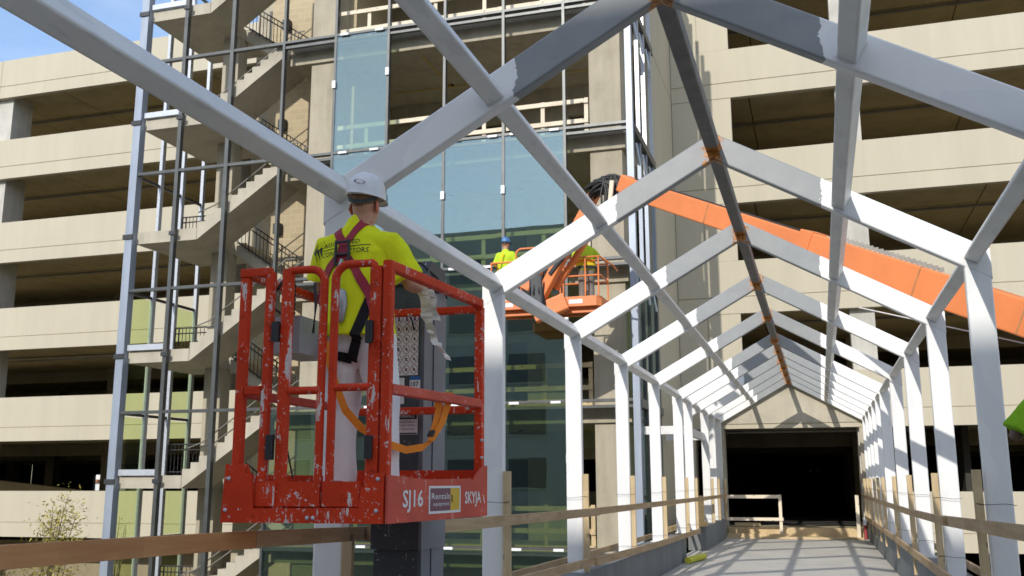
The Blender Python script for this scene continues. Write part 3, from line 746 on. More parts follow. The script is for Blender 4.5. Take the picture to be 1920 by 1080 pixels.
def person(label, loc, rotz, J, mats, vox=.009, H=1.0, group=None, sleeve='short'):
    root = thing('person', label, 'person', loc, group)
    W4 = Matrix.Translation(V(loc)) @ Matrix.Rotation(rotz, 4, 'Z') @ Matrix.Scale(H, 4)
    g = lambda k_: V(J[k_])
    hd = g('head'); nk = V((0, -.005, 1.49)); lean = J.get('lean', V((0, 0, 0)))
    def tl(z): return V(lean)*max(0, (z-.95)/.53)
    def finish(m, nm, mt, v=None, fold=0, seed=0, **kw):
        xf(m, W4); o = m.build(nm, M[mt], root)
        if v: remesh(o, v, fold, seed, **kw)
        return o
    # body
    m = MB()
    T_ = [(.88, .155, .11), (.97, .15, .105), (1.08, .14, .10), (1.22, .155, .11), (1.36, .175, .115), (1.45, .15, .09), (1.49, .07, .065)]
    loft(m, [V((0, 0, z))+tl(z) for z, a, b in T_], [(a, b) for z, a, b in T_], seg=20)
    loft(m, [V((0, 0, 1.44))+tl(1.44), hd+V((0, -.02, -.12)), hd+V((0, -.01, -.05))], [(.070, .066), (.063, .062), (.064, .066)])
    loft(m, [hd+V((0, .005, -.105)), hd+V((0, .008, -.07)), hd+V((0, 0, -.01)), hd+V((0, -.008, .05)), hd+V((0, -.01, .09))], [(.035, .05), (.058, .08), (.073, .094), (.074, .095), (.058, .075)], seg=20)
    loft(m, [hd+V((0, .088, .01)), hd+V((0, .112, -.022))], [.009, .014], seg=8)           # nose
    for s_ in (-1, 1):
        loft(m, [hd+V((s_*.045, .078, .028)), hd+V((s_*.018, .09, .030))], [.010, .009], seg=8)   # brows
        loft(m, [hd+V((s_*.02, .083, -.058)), hd+V((0, .09, -.056))], [.007, .008], seg=8)       # lips
    for sd in ('l', 'r'):
        s_ = -1 if sd == 'l' else 1
        sh, el, wr = g('sh_'+sd), g('el_'+sd), g('wr_'+sd)
        loft(m, [sh, sh.lerp(el, .4), el, el.lerp(wr, .3), wr], [.046, .046, .038, .040, .026], up=V((.1, .2, 1)))
        if mats.get('glove') is None: hand(m, wr, wr-el, V((0, 0, -1)), 1.0, .5)
        hp, kn, an = g('hip_'+sd), g('kn_'+sd), g('an_'+sd)
        loft(m, [hp, hp.lerp(kn, .5), kn, kn.lerp(an, .35), an], [.085, .073, .052, .055, .038])
    body = finish(m, 'body', mats['skin'], vox)
    if mats.get('glove'):
        for sd in ('l', 'r'):
            m = MB(); wr, el = g('wr_'+sd), g('el_'+sd); hand(m, wr, wr-el, V((0, 0, -1)), 1.12, .7); finish(m, 'glove', mats['glove'], max(vox*.75, .006))
    for s_ in (-1, 1):
        m = MB(); c = hd+V((s_*.079, -.012, -.012)); loft(m, [c+V((0, -.006, .026)), c+V((s_*.006, -.012, 0)), c+V((0, 0, -.026))], [(.008, .017), (.009, .021), (.007, .012)], seg=10)
        finish(m, 'ear', 'ear')
        m = MB(); loft(m, [hd+V((s_*.031, .083, .012)), hd+V((s_*.031, .0845, .012))], [.010, .010], seg=8); finish(m, 'eye', 'labelblack')
    m = MB(); loft(m, [hd+V((0, -.02, -.0)), hd+V((0, -.018, .02)), hd+V((0, -.012, .05)), hd+V((0, -.01, .085))], [(.068, .082), (.0765, .0925), (.0775, .094), (.062, .078)], seg=20)
    m.v = [(x, y if y < .035 else .035, z) for x, y, z in m.v]; finish(m, 'hair', 'hair')
    # shirt
    m = MB()
    S_ = J.get('shirt', [(.84, .215, .165), (.92, .205, .16), (1.05, .195, .15), (1.2, .20, .15), (1.34, .215, .148), (1.43, .19, .115), (1.485, .10, .085)])
    loft(m, [V((0, 0, z))+tl(z) for z, a, b in S_], [(a, b) for z, a, b in S_], seg=24, flat='s')
    for sd in ('l', 'r'):
        sh, el = g('sh_'+sd), g('el_'+sd)
        loft(m, [V((sh.x*.72, sh.y, sh.z-.022)), sh+V((0, 0, -.028)), sh.lerp(el, .32), sh.lerp(el, .58), sh.lerp(el, .84)], [.078, .078, .080, .086, .094], up=V((.1, .2, 1)), flat='e')
    shirt = finish(m, 'shirt', mats['shirt'], vox, mats.get('fold', .007), 3)
    # trousers
    m = MB(); loft(m, [V((0, 0, .80)), V((0, 0, .88)), V((0, 0, .97))], [(.17, .12), (.18, .13), (.165, .12)], seg=20)
    for sd in ('l', 'r'):
        hp, kn, an = g('hip_'+sd), g('kn_'+sd), g('an_'+sd)
        loft(m, [hp, hp.lerp(kn, .5), kn, kn.lerp(an, .5), an+V((0, 0, -.02))], [(.112, .12), (.102, .108), .086, .084, .088], flat='e')
    finish(m, 'trousers', mats['pants'], vox, mats.get('fold', .007)*1.3, 11, vs=(1, 1, .3))
    for sd in ('l', 'r'):
        an = g('an_'+sd); m = MB(); loft(m, [an+V((0, -.05, -.03)), an+V((0, .04, -.035)), an+V((0, .15, -.05))], [(.045, .045), (.045, .04), (.042, .028)], up=V((0, 0, 1)), seg=14)
        loft(m, [an+V((0, -.01, -.05)), an+V((0, -.01, .06))], [.048, .046]); finish(m, 'boot', 'boots', vox)
    # hard hat
    m = MB(); N = 28; rings = []
    for z, k_ in ((-.004, 1.02), (0, 1.0), (.03, .985), (.06, .93), (.085, .83), (.105, .68), (.12, .45), (.126, .2)):
        rings.append([V((.106*k_*math.cos(a), .138*k_*math.sin(a), z*1.08+(.004 if abs(math.cos(a)) < .25 and z > .05 else 0))) for a in [2*math.pi*i/N for i in range(N)]])
    brim = [V(((.106+.012)*math.cos(a), (.138+.014+(.045 if math.sin(a) > .3 else 0)*math.sin(a))*math.sin(a), -.012-(.01*math.sin(a)))) for a in [2*math.pi*i/N for i in range(N)]]
    inner = [V((.102*math.cos(a), .134*math.sin(a), -.008)) for a in [2*math.pi*i/N for i in range(N)]]
    rings = [inner, brim]+rings
    vs = [q for r in rings for q in r]; fs = []
    for i in range(len(rings)-1):
        for j in range(N): a = i*N+j; b = i*N+(j+1) % N; fs.append((a, b, b+N, a+N))
    fs.append(tuple((len(rings)-1)*N+j for j in range(N))); m.add(vs, fs, True)
    for x in (-.03, 0, .03): m.tube([(x, .118*math.cos(t), .014+.122*math.sin(t)) for t in [rad(18+144*i/12) for i in range(13)]], .0045, 6)
    R3 = Matrix.Translation(hd+V((0, 0, .062))) @ Matrix.Rotation(J.get('hroll', 0), 4, 'Y') @ Matrix.Rotation(J.get('hpitch', 0), 4, 'X')
    xf(m, R3); hat = finish(m, 'hard_hat', mats['hat'])
    m = MB(); pts = []
    for i in range(13):
        a = rad(200+140*i/12); pts.append(R3 @ V((.094*math.cos(a), .108*math.sin(a), -.012-.036*math.sin(math.pi*i/12))))
    m.ribbon(pts, V((0, 0, .011)), .0025); finish(m, 'suspension_band', 'band')
    root['dummy'] = 0; del root['dummy']
    return root, body, shirt, hat, W4, R3
def bvh_of(*objs):
    vs = []; fs = []
    for o in objs:
        k_ = len(vs); vs += [o.matrix_world @ v.co if False else v.co.copy() for v in o.data.vertices]; fs += [tuple(i+k_ for i in p.vertices) for p in o.data.polygons]
    return BVHTree.FromPolygons(vs, fs)
def cast_y(bv, x, z, y0=4.0, off=.005):
    h = bv.ray_cast(V((x, y0, z)), V((0, 1, 0)))
    return (h[0]-V((0, off, 0)), h[1]) if h[0] else (None, None)
def drape(bv, pts, w_, name, mat, parent, off=.006, th=.0025, n=26):
    # webbing laid on a surface seen from -Y; pts are (x,z)
    P_ = [V((p[0], 0, p[1])) for p in pts]; L_ = [0]
    for a, b in zip(P_[:-1], P_[1:]): L_.append(L_[-1]+(b-a).length)
    out = []; prev = None
    for i in range(n+1):
        s_ = L_[-1]*i/n; k_ = max(j for j in range(len(L_)) if L_[j] <= s_+1e-9); k_ = min(k_, len(P_)-2)
        q = P_[k_].lerp(P_[k_+1], (s_-L_[k_])/(L_[k_+1]-L_[k_])); out.append(q)
    m = MB(); pp = []; ww = []
    for i, q in enumerate(out):
        t = (out[min(i+1, n)]-out[max(i-1, 0)]).normalized(); sd = V((t.z, 0, -t.x))*w_/2
        a, _ = cast_y(bv, q.x-sd.x, q.z-sd.z, off=off); b, _ = cast_y(bv, q.x+sd.x, q.z+sd.z, off=off); c, _ = cast_y(bv, q.x, q.z, off=off)
        if c is None: continue
        if a is None or a.y > c.y+.03: a = c-sd
        if b is None or b.y > c.y+.03: b = c+sd
        mid = (a+b)/2; mid.y = min(mid.y, c.y); hw = (b-a)/2
        pp.append(mid); ww.append(hw)
    for _ in range(3): 
        ys_ = [p.y for p in pp]
        for i in range(1, len(pp)-1): pp[i].y = min(pp[i].y, (ys_[i-1]+ys_[i+1])/2+.004)
    m.ribbon(pp, ww, th); return m.build(name, M[mat], parent)
def text_mb(s_, w_, h_, org, xd, yd, off=V((0, 0, 0)), bold=False, project=None, th=.0015):
    cu = bpy.data.curves.new('t', 'FONT'); cu.body = s_; cu.align_x = 'LEFT'; cu.resolution_u = 2
    if bold: cu.offset = .018
    o = bpy.data.objects.new('t', cu); COL.objects.link(o)
    dg = bpy.context.evaluated_depsgraph_get(); dg.update(); me = bpy.data.meshes.new_from_object(o.evaluated_get(dg))
    bpy.data.objects.remove(o)
    xs = [v.co.x for v in me.vertices]; ys_ = [v.co.y for v in me.vertices]
    x0, x1, y0, y1 = min(xs), max(xs), min(ys_), max(ys_)
    bm = bmesh.new(); bm.from_mesh(me)
    if project: bmesh.ops.subdivide_edges(bm, edges=[e for e in bm.edges if e.calc_length() > .15], cuts=2); bmesh.ops.triangulate(bm, faces=bm.faces)
    m = MB(); org = V(org); xd = V(xd); yd = V(yd); vs = []
    for v in bm.verts:
        p = org+xd*((v.co.x-x0)/(x1-x0)*w_)+yd*((v.co.y-y0)/(y1-y0)*h_)
        if project:
            c, _ = cast_y(project, p.x, p.z, off=th)
            if c is not None: p = c
        else: p = p+off
        vs.append(p)
    m.add(vs, [tuple(v.index for v in f.verts) for f in bm.faces]); bm.free(); return m

LX, LY, LZ = -1.62, 4.95, 1.30
J = dict(head=V((.012, .045, 1.635)), sh_l=V((-.195, 0, 1.425)), el_l=V((-.262, .06, 1.17)), wr_l=V((-.19, .29, 1.10)),
         sh_r=V((.19, 0, 1.415)), el_r=V((.30, .05, 1.155)), wr_r=V((.285, .27, 1.19)),
         hip_l=V((-.08, 0, .86)), kn_l=V((-.075, .03, .47)), an_l=V((-.075, -.01, .09)), hip_r=V((.115, 0, .86)), kn_r=V((.165, .02, .47)), an_r=V((.175, .0, .09)),
         hroll=rad(7), hpitch=rad(4), lean=V((-.015, .03, 0)),
         shirt=[(.865, .235, .165), (.93, .222, .16), (1.05, .210, .158), (1.2, .215, .158), (1.33, .235, .152), (1.425, .212, .122), (1.478, .135, .10), (1.525, .085, .08)])
wk, wbody, wshirt, what, W4, R3 = person('worker in white hard hat, yellow shirt and maroon harness standing in the red basket', (LX, LY, LZ), 0, J,
    dict(skin='skin', shirt='shirt', pants='pants', hat='helmet', glove='glove', fold=.013), vox=.008)
bv = bvh_of(wshirt)
X0, Z0 = LX, LZ
hz = thing  # alias unused
har = drape(bv, [(-1.775, 2.85), (-1.745, 2.80), (-1.665, 2.69)], .046, 'harness_strap', 'strap', wk)
drape(bv, [(-1.56, 2.86), (-1.59, 2.80), (-1.648, 2.69)], .046, 'harness_strap', 'strap', wk)
drape(bv, [(-1.655, 2.715), (-1.657, 2.62)], .062, 'harness_strap', 'strap', wk, off=.009)
drape(bv, [(-1.66, 2.63), (-1.74, 2.55), (-1.80, 2.44), (-1.835, 2.35)], .046, 'harness_strap', 'strap', wk)
drape(bv, [(-1.65, 2.63), (-1.57, 2.53), (-1.50, 2.40), (-1.455, 2.28)], .046, 'harness_strap', 'strap', wk)
bv2 = bvh_of(wshirt, [c for c in wk.children if c.name.startswith('trousers')][0])
drape(bv2, [(-1.49, 2.36), (-1.53, 2.22), (-1.60, 2.03)], .055, 'leg_strap', 'blackweb', wk, off=.008)
drape(bv2, [(-1.60, 2.04), (-1.68, 2.06), (-1.77, 2.12)], .05, 'leg_strap', 'blackweb', wk, off=.009)
c, _ = cast_y(bv, -1.655, 2.62)
yb = c.y-.016
m = MB(); m.bar([(-1.655-.038, yb, 2.69), (-1.655+.042, yb, 2.69)], .012, .014, .004); m.bar([(-1.655-.034, yb, 2.62), (-1.655+.042, yb, 2.62)], .012, .014, .004)
m.bar([(-1.69, yb, 2.70), (-1.695, yb, 2.56)], .014, .014, .004, up=V((0, 1, 0))); m.bar([(-1.615, yb, 2.70), (-1.612, yb, 2.58)], .014, .014, .004, up=V((0, 1, 0))); m.bar([(-1.69, yb, 2.565), (-1.655, yb, 2.548), (-1.615, yb, 2.58)], .012, .014, .004)
m.build('d_ring_plate', M['darkmetal'], wk)
m = MB(); m.sweep([(-1.645, yb-.02, 2.585), (-1.655, yb-.025, 2.52), (-1.665, yb-.02, 2.44)], rrect(.035, .014, .005)); m.build('snap_hook', M['galv'], wk)
m = MB(); loft(m, [(-1.645, yb-.02, 2.40), (-1.64, yb-.03, 2.33), (-1.645, yb-.025, 2.25)], [(.035, .022), (.043, .026), (.03, .02)], seg=12); m.tube([(-1.66, yb-.02, 2.44), (-1.65, yb-.02, 2.36)], .011, 6); m.build('shock_pack', M['boxgrey'], wk)
m = MB(); m.box(-1.70, -1.645, LY-.19, LY-.165, 2.07, 2.13); m.build('buckle', M['galv'], wk)
# shirt print
def arc(poly):
    m = MB(); vs = []
    for x, z in poly:
        c, _ = cast_y(bv, x, z, off=.003); vs.append(c if c is not None else V((x, LY-.16, z)))
    m.add(vs, [tuple(range(len(vs)))]); return m
m = MB()
for k_ in range(3):
    x = -1.873+.021*k_; z = 2.655+.008*k_
    for poly in ([(x, z), (x+.032, z+.055), (x+.016, z-.004)], [(x, z), (x+.016, z-.004), (x+.024, z-.055)]):
        mm_ = arc(poly); m.add(mm_.v, mm_.f)
m.build('shirt_print', M['ink'], wk)
for s_, x, z, w_, h_ in (('ASSOCIATED', -1.80, 2.675, .235, .026), ('CONSTRUCTORS', -1.80, 2.615, .29, .030)):
    text_mb(s_, w_, h_, (x, 0, z), (1, 0, .05), (0, 0, 1), project=bv, th=.003).build('shirt_print', M['ink'], wk)
drape(bv, [(-1.80, 2.658), (-1.505, 2.676)], .004, 'shirt_print', 'ink', wk, off=.003, th=.0005)
# emblem on the helmet
hb = bvh_of(what); 
m = MB(); vs = []
for i in range(20):
    a = 2*math.pi*i/20; q, _ = cast_y(hb, -1.590+.034*math.cos(a), 3.050+.014*math.sin(a)-.007*math.cos(a), off=.002); vs.append(q if q is not None else V((-1.6, 4.8, 3.05)))
m.add(vs, [tuple(range(20))]); em = m.build('emblem', M['inkgrey'], wk)
text_mb('CZ', .034, .012, (-1.607, 0, 3.046), (1, 0, -.18), (0, 0, 1), project=hb, th=.004).build('emblem', M['label'], wk)

# ------------------------------------------------------------------ red mast lift
lf = thing('mast_lift', 'red mast lift spattered with white paint, basket raised on a grey mast', 'mast lift', (-1.5, 5.4, DZ))
A_, B_, C_, D_ = V((-1.955, 4.34, 0)), V((-1.170, 4.375, 0)), V((-1.095, 5.53, 0)), V((-1.93, 5.50, 0))
def at(p, z): return V((p.x, p.y, z))
def bp(x): t = (x-A_.x)/(B_.x-A_.x); return A_.lerp(B_, t)
tb_ = .047
def ltube(name, pts, w_=tb_, r=.008, mat='red', rnd=False, up=V((0, 0, 1)), parent=None):
    m = MB()
    if rnd: m.tube(pts, w_/2, 12, up=up)
    else: m.bar(pts, w_, w_, r, up=up)
    return m.build(name, M[mat], parent or lf)
Y1_ = V((0, 1, 0))
for x in (-1.948, -1.81, -1.225, -1.170): ltube('basket_post', [at(bp(x), 1.20), at(bp(x), 2.43 if x != -1.948 else 2.405)], tb_ if x != -1.81 else .042, up=Y1_)
for x0, x1, z in ((-1.948, -1.81, 2.432), (-1.92, -1.835, 1.83)): ltube('basket_rail', [at(bp(x0)-V((.026, 0, 0)) if z > 2 else bp(x0), z), at(bp(x1), z)])
def gate(x0, x1, side, zt):
    pts = []; r = .075; xa, xb = (x0, x1)
    # squared on the hinge side, rounded on the meeting side
    hinge, meet = (xa, xb) if side < 0 else (xb, xa); s_ = 1 if meet > hinge else -1
    pts = [at(bp(hinge), 1.26), at(bp(hinge), zt-.01), at(bp(hinge+s_*.012), zt)]
    for i in range(7): a = rad(90-90*i/6); pts.append(at(bp(meet-s_*r+s_*r*math.cos(a)), zt-r+r*math.sin(a)))
    pts.append(at(bp(meet), 1.25)); m = MB(); m.tube(pts, .021, 12, up=Y1_); return pts, m
g1, m = gate(-1.71, -1.515, -1, 2.435); go = m.build('gate', M['red'], lf)
ltube('gate_rail', [at(bp(-1.71), 1.825), at(bp(-1.515), 1.825)], .04, rnd=True, parent=lf)
g2, m = gate(-1.455, -1.25, 1, 2.45); m.build('gate', M['red'], lf); ltube('gate_rail', [at(bp(-1.455), 1.835), at(bp(-1.25), 1.835)], .038, rnd=True)
ltube('gate_post', [at(bp(-1.713), 1.2), at(bp(-1.713), 2.44)], .05, up=Y1_)
# plates under the gates and round the basket
def plate(name, poly, off, th=.012, mat='red'):
    # poly in (x,z) on the rear face
    m = MB(); n = len(poly); f = [at(bp(x), z)-V((0, off, 0)) for x, z in poly]; b = [p+V((0, th, 0)) for p in f]
    m.add(f+b, [tuple(range(n)), tuple(range(n, 2*n))[::-1]]+[(i, (i+1) % n, (i+1) % n+n, i+n) for i in range(n)]); return m.build(name, M[mat], lf)
plate('rear_plate', [(-2.0, 1.19), (-1.155, 1.19), (-1.155, 1.43), (-1.20, 1.42), (-1.27, 1.345), (-1.28, 1.262), (-1.83, 1.258), (-1.84, 1.40), (-1.87, 1.47), (-1.985, 1.47)], .045)
for x0, x1 in ((-1.825, -1.72), (-1.705, -1.49), (-1.475, -1.285)): plate('gate_plate', [(x0, 1.268), (x1, 1.268), (x1, 1.385), (x0, 1.385)], .030)
# right side
SD = (C_-B_).normalized(); NX = V((SD.y, -SD.x, 0))
def sp(s_, z, off=0): return at(B_+SD*s_, z)+NX*off
LN = (C_-B_).length
ltube('basket_rail', [sp(-.02, 2.432), sp(LN, 2.435)], .05); ltube('basket_rail', [sp(.02, 1.825), sp(LN, 1.835)], .05, mat='redfaded')
ltube('basket_post', [at(C_, 1.2), at(C_, 2.41)], .05, up=Y1_)
side = [(-.04, 1.19), (LN+.03, 1.19), (LN+.03, 1.475)]+[(LN-.02-.05*i, 1.475-.016*i-.004*i*i if i < 4 else 1.40) for i in range(0, 6)]+[(.35, 1.395), (-.04, 1.415)]
m = MB(); n = len(side); f = [sp(s_, z, .040) for s_, z in side]; b = [sp(s_, z, .028) for s_, z in side]
m.add(f+b, [tuple(range(n)), tuple(range(n, 2*n))[::-1]]+[(i, (i+1) % n, (i+1) % n+n, i+n) for i in range(n)]); sp_o = m.build('side_plate', M['redfaded'], lf)
ltube('basket_rail', [at(C_, 2.40), at(D_, 2.40)], .045); ltube('basket_rail', [at(C_, 1.80), at(D_, 1.80)], .045)
ltube('basket_rail', [at(A_, 2.43), at(D_, 2.43)], .045); ltube('basket_rail', [at(A_, 1.82), at(D_, 1.82)], .045, mat='redfaded'); ltube('basket_post', [at(D_, 1.2), at(D_, 2.42)], .045, up=Y1_)
m = MB(); m.add([at(A_, 1.21), at(B_, 1.21), at(C_, 1.21), at(D_, 1.21), at(A_, 1.27), at(B_, 1.27), at(C_, 1.27), at(D_, 1.27)], [(3, 2, 1, 0), (4, 5, 6, 7), (0, 1, 5, 4), (1, 2, 6, 5), (2, 3, 7, 6), (3, 0, 4, 7)]); m.build('basket_floor', M['red'], lf)
m = MB(); m.bar([at(A_, 1.32)-V((.01, 0, 0)), at(D_, 1.32)-V((.01, 0, 0))], .012, .2); m.build('side_plate', M['red'], lf)
m = MB(); m.bar([at(D_, 1.33), at(C_, 1.33)+V((.0, 0, 0))], .012, .24); m.build('front_plate', M['red'], lf)
for x, z in ((-1.975, 1.25), (-1.965, 1.40), (-1.54, 1.215), (-1.51, 1.215), (-1.185, 1.395), (-1.19, 1.25)):
    m = MB(); p = at(bp(x), z)-V((0, .045, 0)); loft(m, [p, p-V((0, .004, 0))], [.011, .009], up=V((0, 0, 1)), seg=10); m.build('bolt', M['galv'], lf)
for s_, z in ((1.13, 1.62), (1.13, 1.52)):
    m = MB(); p = sp(s_, z, .027); loft(m, [p, p+NX*.004], [.010, .008], up=V((0, 0, 1)), seg=10); m.build('bolt', M['galv'], lf)
for x, z, h in ((-1.755, 2.12, .10), (-1.76, 1.55, .12), (-1.253, 2.10, .11), (-1.243, 1.545, .11)):
    m = MB(); p = at(bp(x), z); m.bar([p-V((0, .03, h/2)), p-V((0, .03, -h/2))], .038, .03, .005, up=Y1_); m.build('latch', M['black'], lf)
for x, z in ((-1.93, 2.02), (-1.205, 2.03)):
    m = MB(); m.tube([(x+.028*math.cos(a), bp(x).y-.036, z+.034*math.sin(a)) for a in [2*math.pi*i/16 for i in range(17)]], .0035, 6, up=Y1_); m.build('pin_ring', M['red'], lf)
# lettering and stickers of the side plate
def side_text(s_, s0, s1, z0, z1, mat, name='lettering', bold=True, off=.0415):
    return text_mb(s_, s1-s0, z1-z0, sp(s0, z0), SD, (0, 0, 1), off=NX*off, bold=bold).build(name, M[mat], sp_o)
side_text('SJ16', .11, .335, 1.235, 1.345, 'paintw'); side_text('SKYJA', .86, 1.09, 1.245, 1.33, 'paintw')
m = MB(); m.add([sp(1.115, 1.31, .0415), sp(1.125, 1.31, .0415), sp(1.15, 1.265, .0415), sp(1.138, 1.262, .0415)], [(0, 1, 2, 3)]); m.build('lettering', M['paintw'], sp_o)
def splate(s0, s1, z0, z1, off, mat, name='sticker'):
    m = MB(); m.add([sp(s0, z0, off), sp(s1, z0, off), sp(s1, z1, off), sp(s0, z1, off)], [(0, 1, 2, 3)]); return m.build(name, M[mat], sp_o)
splate(.40, .80, 1.222, 1.362, .0415, 'label'); splate(.415, .665, 1.235, 1.35, .0425, 'maroonlab'); splate(.665, .785, 1.235, 1.35, .0425, 'yellowlab')
side_text('AlbertaRents', .43, .655, 1.295, 1.325, 'label', 'sticker', False, .0435) if False else side_text('Rentals', .43, .655, 1.295, 1.325, 'label', 'sticker', False, .0435)
side_text('equipment', .45, .65, 1.255, 1.28, 'label', 'sticker', False, .0435); side_text('R', .675, .70, 1.275, 1.315, 'labelblack', 'sticker', True, .0435)
# mast
MXa, MXb, MYf = -1.765, -1.478, 5.60
B('mast_section', 'mastside', lf, (MXa, MXb, MYf, MYf+.33, .05, 2.66)); B('mast_section', 'mastside', lf, (MXa+.02, MXb-.012, MYf+.332, MYf+.40, .05, 2.70))
B('mast_cover', 'mast', lf, (MXa-.004, MXb-.03, MYf-.012, MYf-.001, 1.22, 2.60))
B('carriage', 'mast', lf, (MXa-.02, MXb+.0, MYf-.05, MYf-.013, .99, 1.215)); B('carriage', 'mastside', lf, (MXb+.001, MXb+.02, MYf-.05, MYf+.34, .99, 1.215))
B('mast_cover', 'mast', lf, (MXa-.01, MXb-.015, MYf-.02, MYf-.001, .06, .985))
m = MB(); m.prism([(MYf-.03, 2.60), (MYf+.10, 2.76), (MYf+.33, 2.74), (MYf+.33, 2.661), (MYf-.03, 2.661-.07)], 'x', MXa-.03, MXb+.004); m.build('mast_cap', M['mast'], lf)
m = MB(); m.tube([(MXa+.05, MYf-.04, 2.70), (MXb-.1, MYf-.05, 2.74), (MXb-.02, MYf-.02, 2.72), (MXb+.02, MYf+.15, 2.66), (MXb+.02, MYf+.33, 2.56)], .007, 8); m.build('cable', M['black'], lf)
m = MB(); m.tube([(-1.60, MYf-.03, 2.50), (-1.575, MYf-.035, 2.42), (-1.548, MYf-.035, 2.36), (-1.54, MYf-.02, 2.30)], .005, 6); m.build('cable', M['black'], lf)
m = MB(); m.bar([(MXb+.0015, MYf+.15, .1), (MXb+.0015, MYf+.15, 2.6)], .008, .006, up=Y1_); m.build('mast_seam', M['mast'], lf)
yl = MYf-.014
def fl(name, x0, x1, z0, z1, mat, d=0): 
    m = MB(); m.add([(x0, yl-d, z0), (x1, yl-d, z0), (x1, yl-d, z1), (x0, yl-d, z1)], [(0, 1, 2, 3)]); return m.build(name, M[mat], lf)
fl('warning_sign', -1.722, -1.512, 2.025, 2.405, 'label'); fl('warning_sign', -1.722, -1.512, 2.405, 2.425, 'labelred')
m = MB()
for r_ in range(6):
    for c_ in range(4):
        cx, cz = -1.697+.053*c_, 2.375-.063*r_; N = 18
        vs = []
        for i in range(N):
            a = 2*math.pi*i/N; vs += [V((cx+.0205*math.cos(a), yl-.001, cz+.0255*math.sin(a))), V((cx+.0235*math.cos(a), yl-.001, cz+.029*math.sin(a)))]
        m.add(vs, [(2*i, 2*i+1, (2*i+3) % (2*N), (2*i+2) % (2*N)) for i in range(N)])
        d_ = .015; m.add([(cx-d_, yl-.0011, cz+d_+.002), (cx-d_+.003, yl-.0011, cz+d_+.004), (cx+d_, yl-.0011, cz-d_), (cx+d_-.003, yl-.0011, cz-d_-.003)], [(0, 1, 2, 3)])
m.build('prohibition_marks', M['labelred'], lf)
m = MB()
for r_ in range(6):
    for c_ in range(4):
        cx, cz = -1.697+.053*c_, 2.375-.063*r_
        h = random.uniform(.006, .012); m.add([(cx-.008, yl-.0008, cz-h), (cx+.004, yl-.0008, cz-h-.002), (cx+.007, yl-.0008, cz+h), (cx-.003, yl-.0008, cz+h+.003)], [(0, 1, 2, 3)])
m.build('prohibition_marks', M['labelblack'], lf)
fl('sticker', -1.70, -1.60, 1.945, 2.01, 'label'); fl('sticker', -1.565, -1.495, 1.94, 2.015, 'label'); fl('sticker', -1.565, -1.495, 1.995, 2.017, 'labelblue', .001)
text_mb('107', .05, .03, (-1.557, yl-.001, 1.955), (1, 0, 0), (0, 0, 1), bold=True).build('sticker', M['labelblack'], lf)
fl('sticker', -1.735, -1.508, 1.665, 1.80, 'label'); fl('sticker', -1.73, -1.513, 1.757, 1.795, 'labelblack', .001); fl('sticker', -1.73, -1.513, 1.668, 1.676, 'labelblack', .001)
text_mb('MAINTENANCE', .15, .02, (-1.68, yl-.002, 1.766), (1, 0, 0), (0, 0, 1)).build('sticker', M['label'], lf)
for i, s_ in enumerate(('failure to read and follow', 'instructions may cause', 'serious injury')): text_mb(s_, .19, .016, (-1.722, yl-.001, 1.735-.023*i), (1, 0, 0), (0, 0, 1)).build('sticker', M['labelblack'], lf)
fl('sticker', -1.73, -1.60, 1.85, 1.90, 'label')
bx = B('control_box', 'boxgrey', lf, (-1.925, -1.735, 4.52, 4.88, 2.04, 2.235))
m = MB(); m.bar([(-1.83, 4.5, 2.24), (-1.90, 4.47, 2.30), (-1.80, 4.46, 2.42)], .012, .012); m.tube([(-1.70, 4.6, 2.42), (-1.69, 4.6, 2.30), (-1.70, 4.6, 2.15)], .008, 6); m.build('box_hanger', M['darkmetal'], lf)
m = MB()
for i in range(14): m.tube([(-1.765+.008*(i % 2), 4.5, 2.40-.012*i), (-1.757-.008*(i % 2), 4.5, 2.388-.012*i)], .006, 5)
m.build('chain', M['black'], lf)
m = MB(); m.tube([(-1.775, 4.42, 2.0), (-1.765, 4.42, 1.7), (-1.70, 4.45, 1.40)], .005, 6); m.build('gate_cable', M['darkmetal'], lf)
# drive base on the deck (below the picture)
B('chassis', 'red', lf, (-1.97, -1.20, 4.7, 6.1, DZ+.12, DZ+.34)); B('mast_foot', 'mast', lf, (MXa-.05, MXb+.05, MYf-.06, MYf+.42, DZ+.341, .049))
for x in (-1.98, -1.25):
    for y_ in (4.85, 5.95):
        m = MB(); m.tube([(x, y_, DZ+.14), (x+.06, y_, DZ+.14)], .139, 20, up=V((0, 0, 1))); m.build('wheel', M['rubber'], lf)
# lanyard, rag
m = MB(); pts = [(-1.70, 4.74, 2.12), (-1.66, 4.72, 2.0), (-1.60, 4.70, 1.86), (-1.54, 4.68, 1.75), (-1.46, 4.70, 1.66), (-1.38, 4.82, 1.585), (-1.30, 4.93, 1.55), (-1.235, 5.0, 1.565), (-1.20, 5.03, 1.60), (-1.185, 5.06, 1.70), (-1.172, 5.09, 1.80)]
m.ribbon(pts, [V((.014, .004, .014))]*5+[V((.0, .004, .02))]*3+[V((.014, .014, .004))]*3, .0015)
m.ribbon([(-1.195, 5.02, 1.60), (-1.155, 5.08, 1.70), (-1.135, 5.12, 1.81), (-1.12, 5.10, 1.865), (-1.16, 5.06, 1.865), (-1.172, 5.05, 1.78)], V((.014, .014, 0)), .0015)
lan = m.build('safety_lanyard', M['orangeweb'], None); tag(lan, 'orange webbing lanyard from the harness to the red basket side rail', 'lanyard')
m = MB(); m.bar([(-1.20, 5.02, 1.625), (-1.195, 5.04, 1.655)], .036, .012); o_ = m.build('webbing_buckle', M['black'], lan)
m = MB(); random.seed(4)
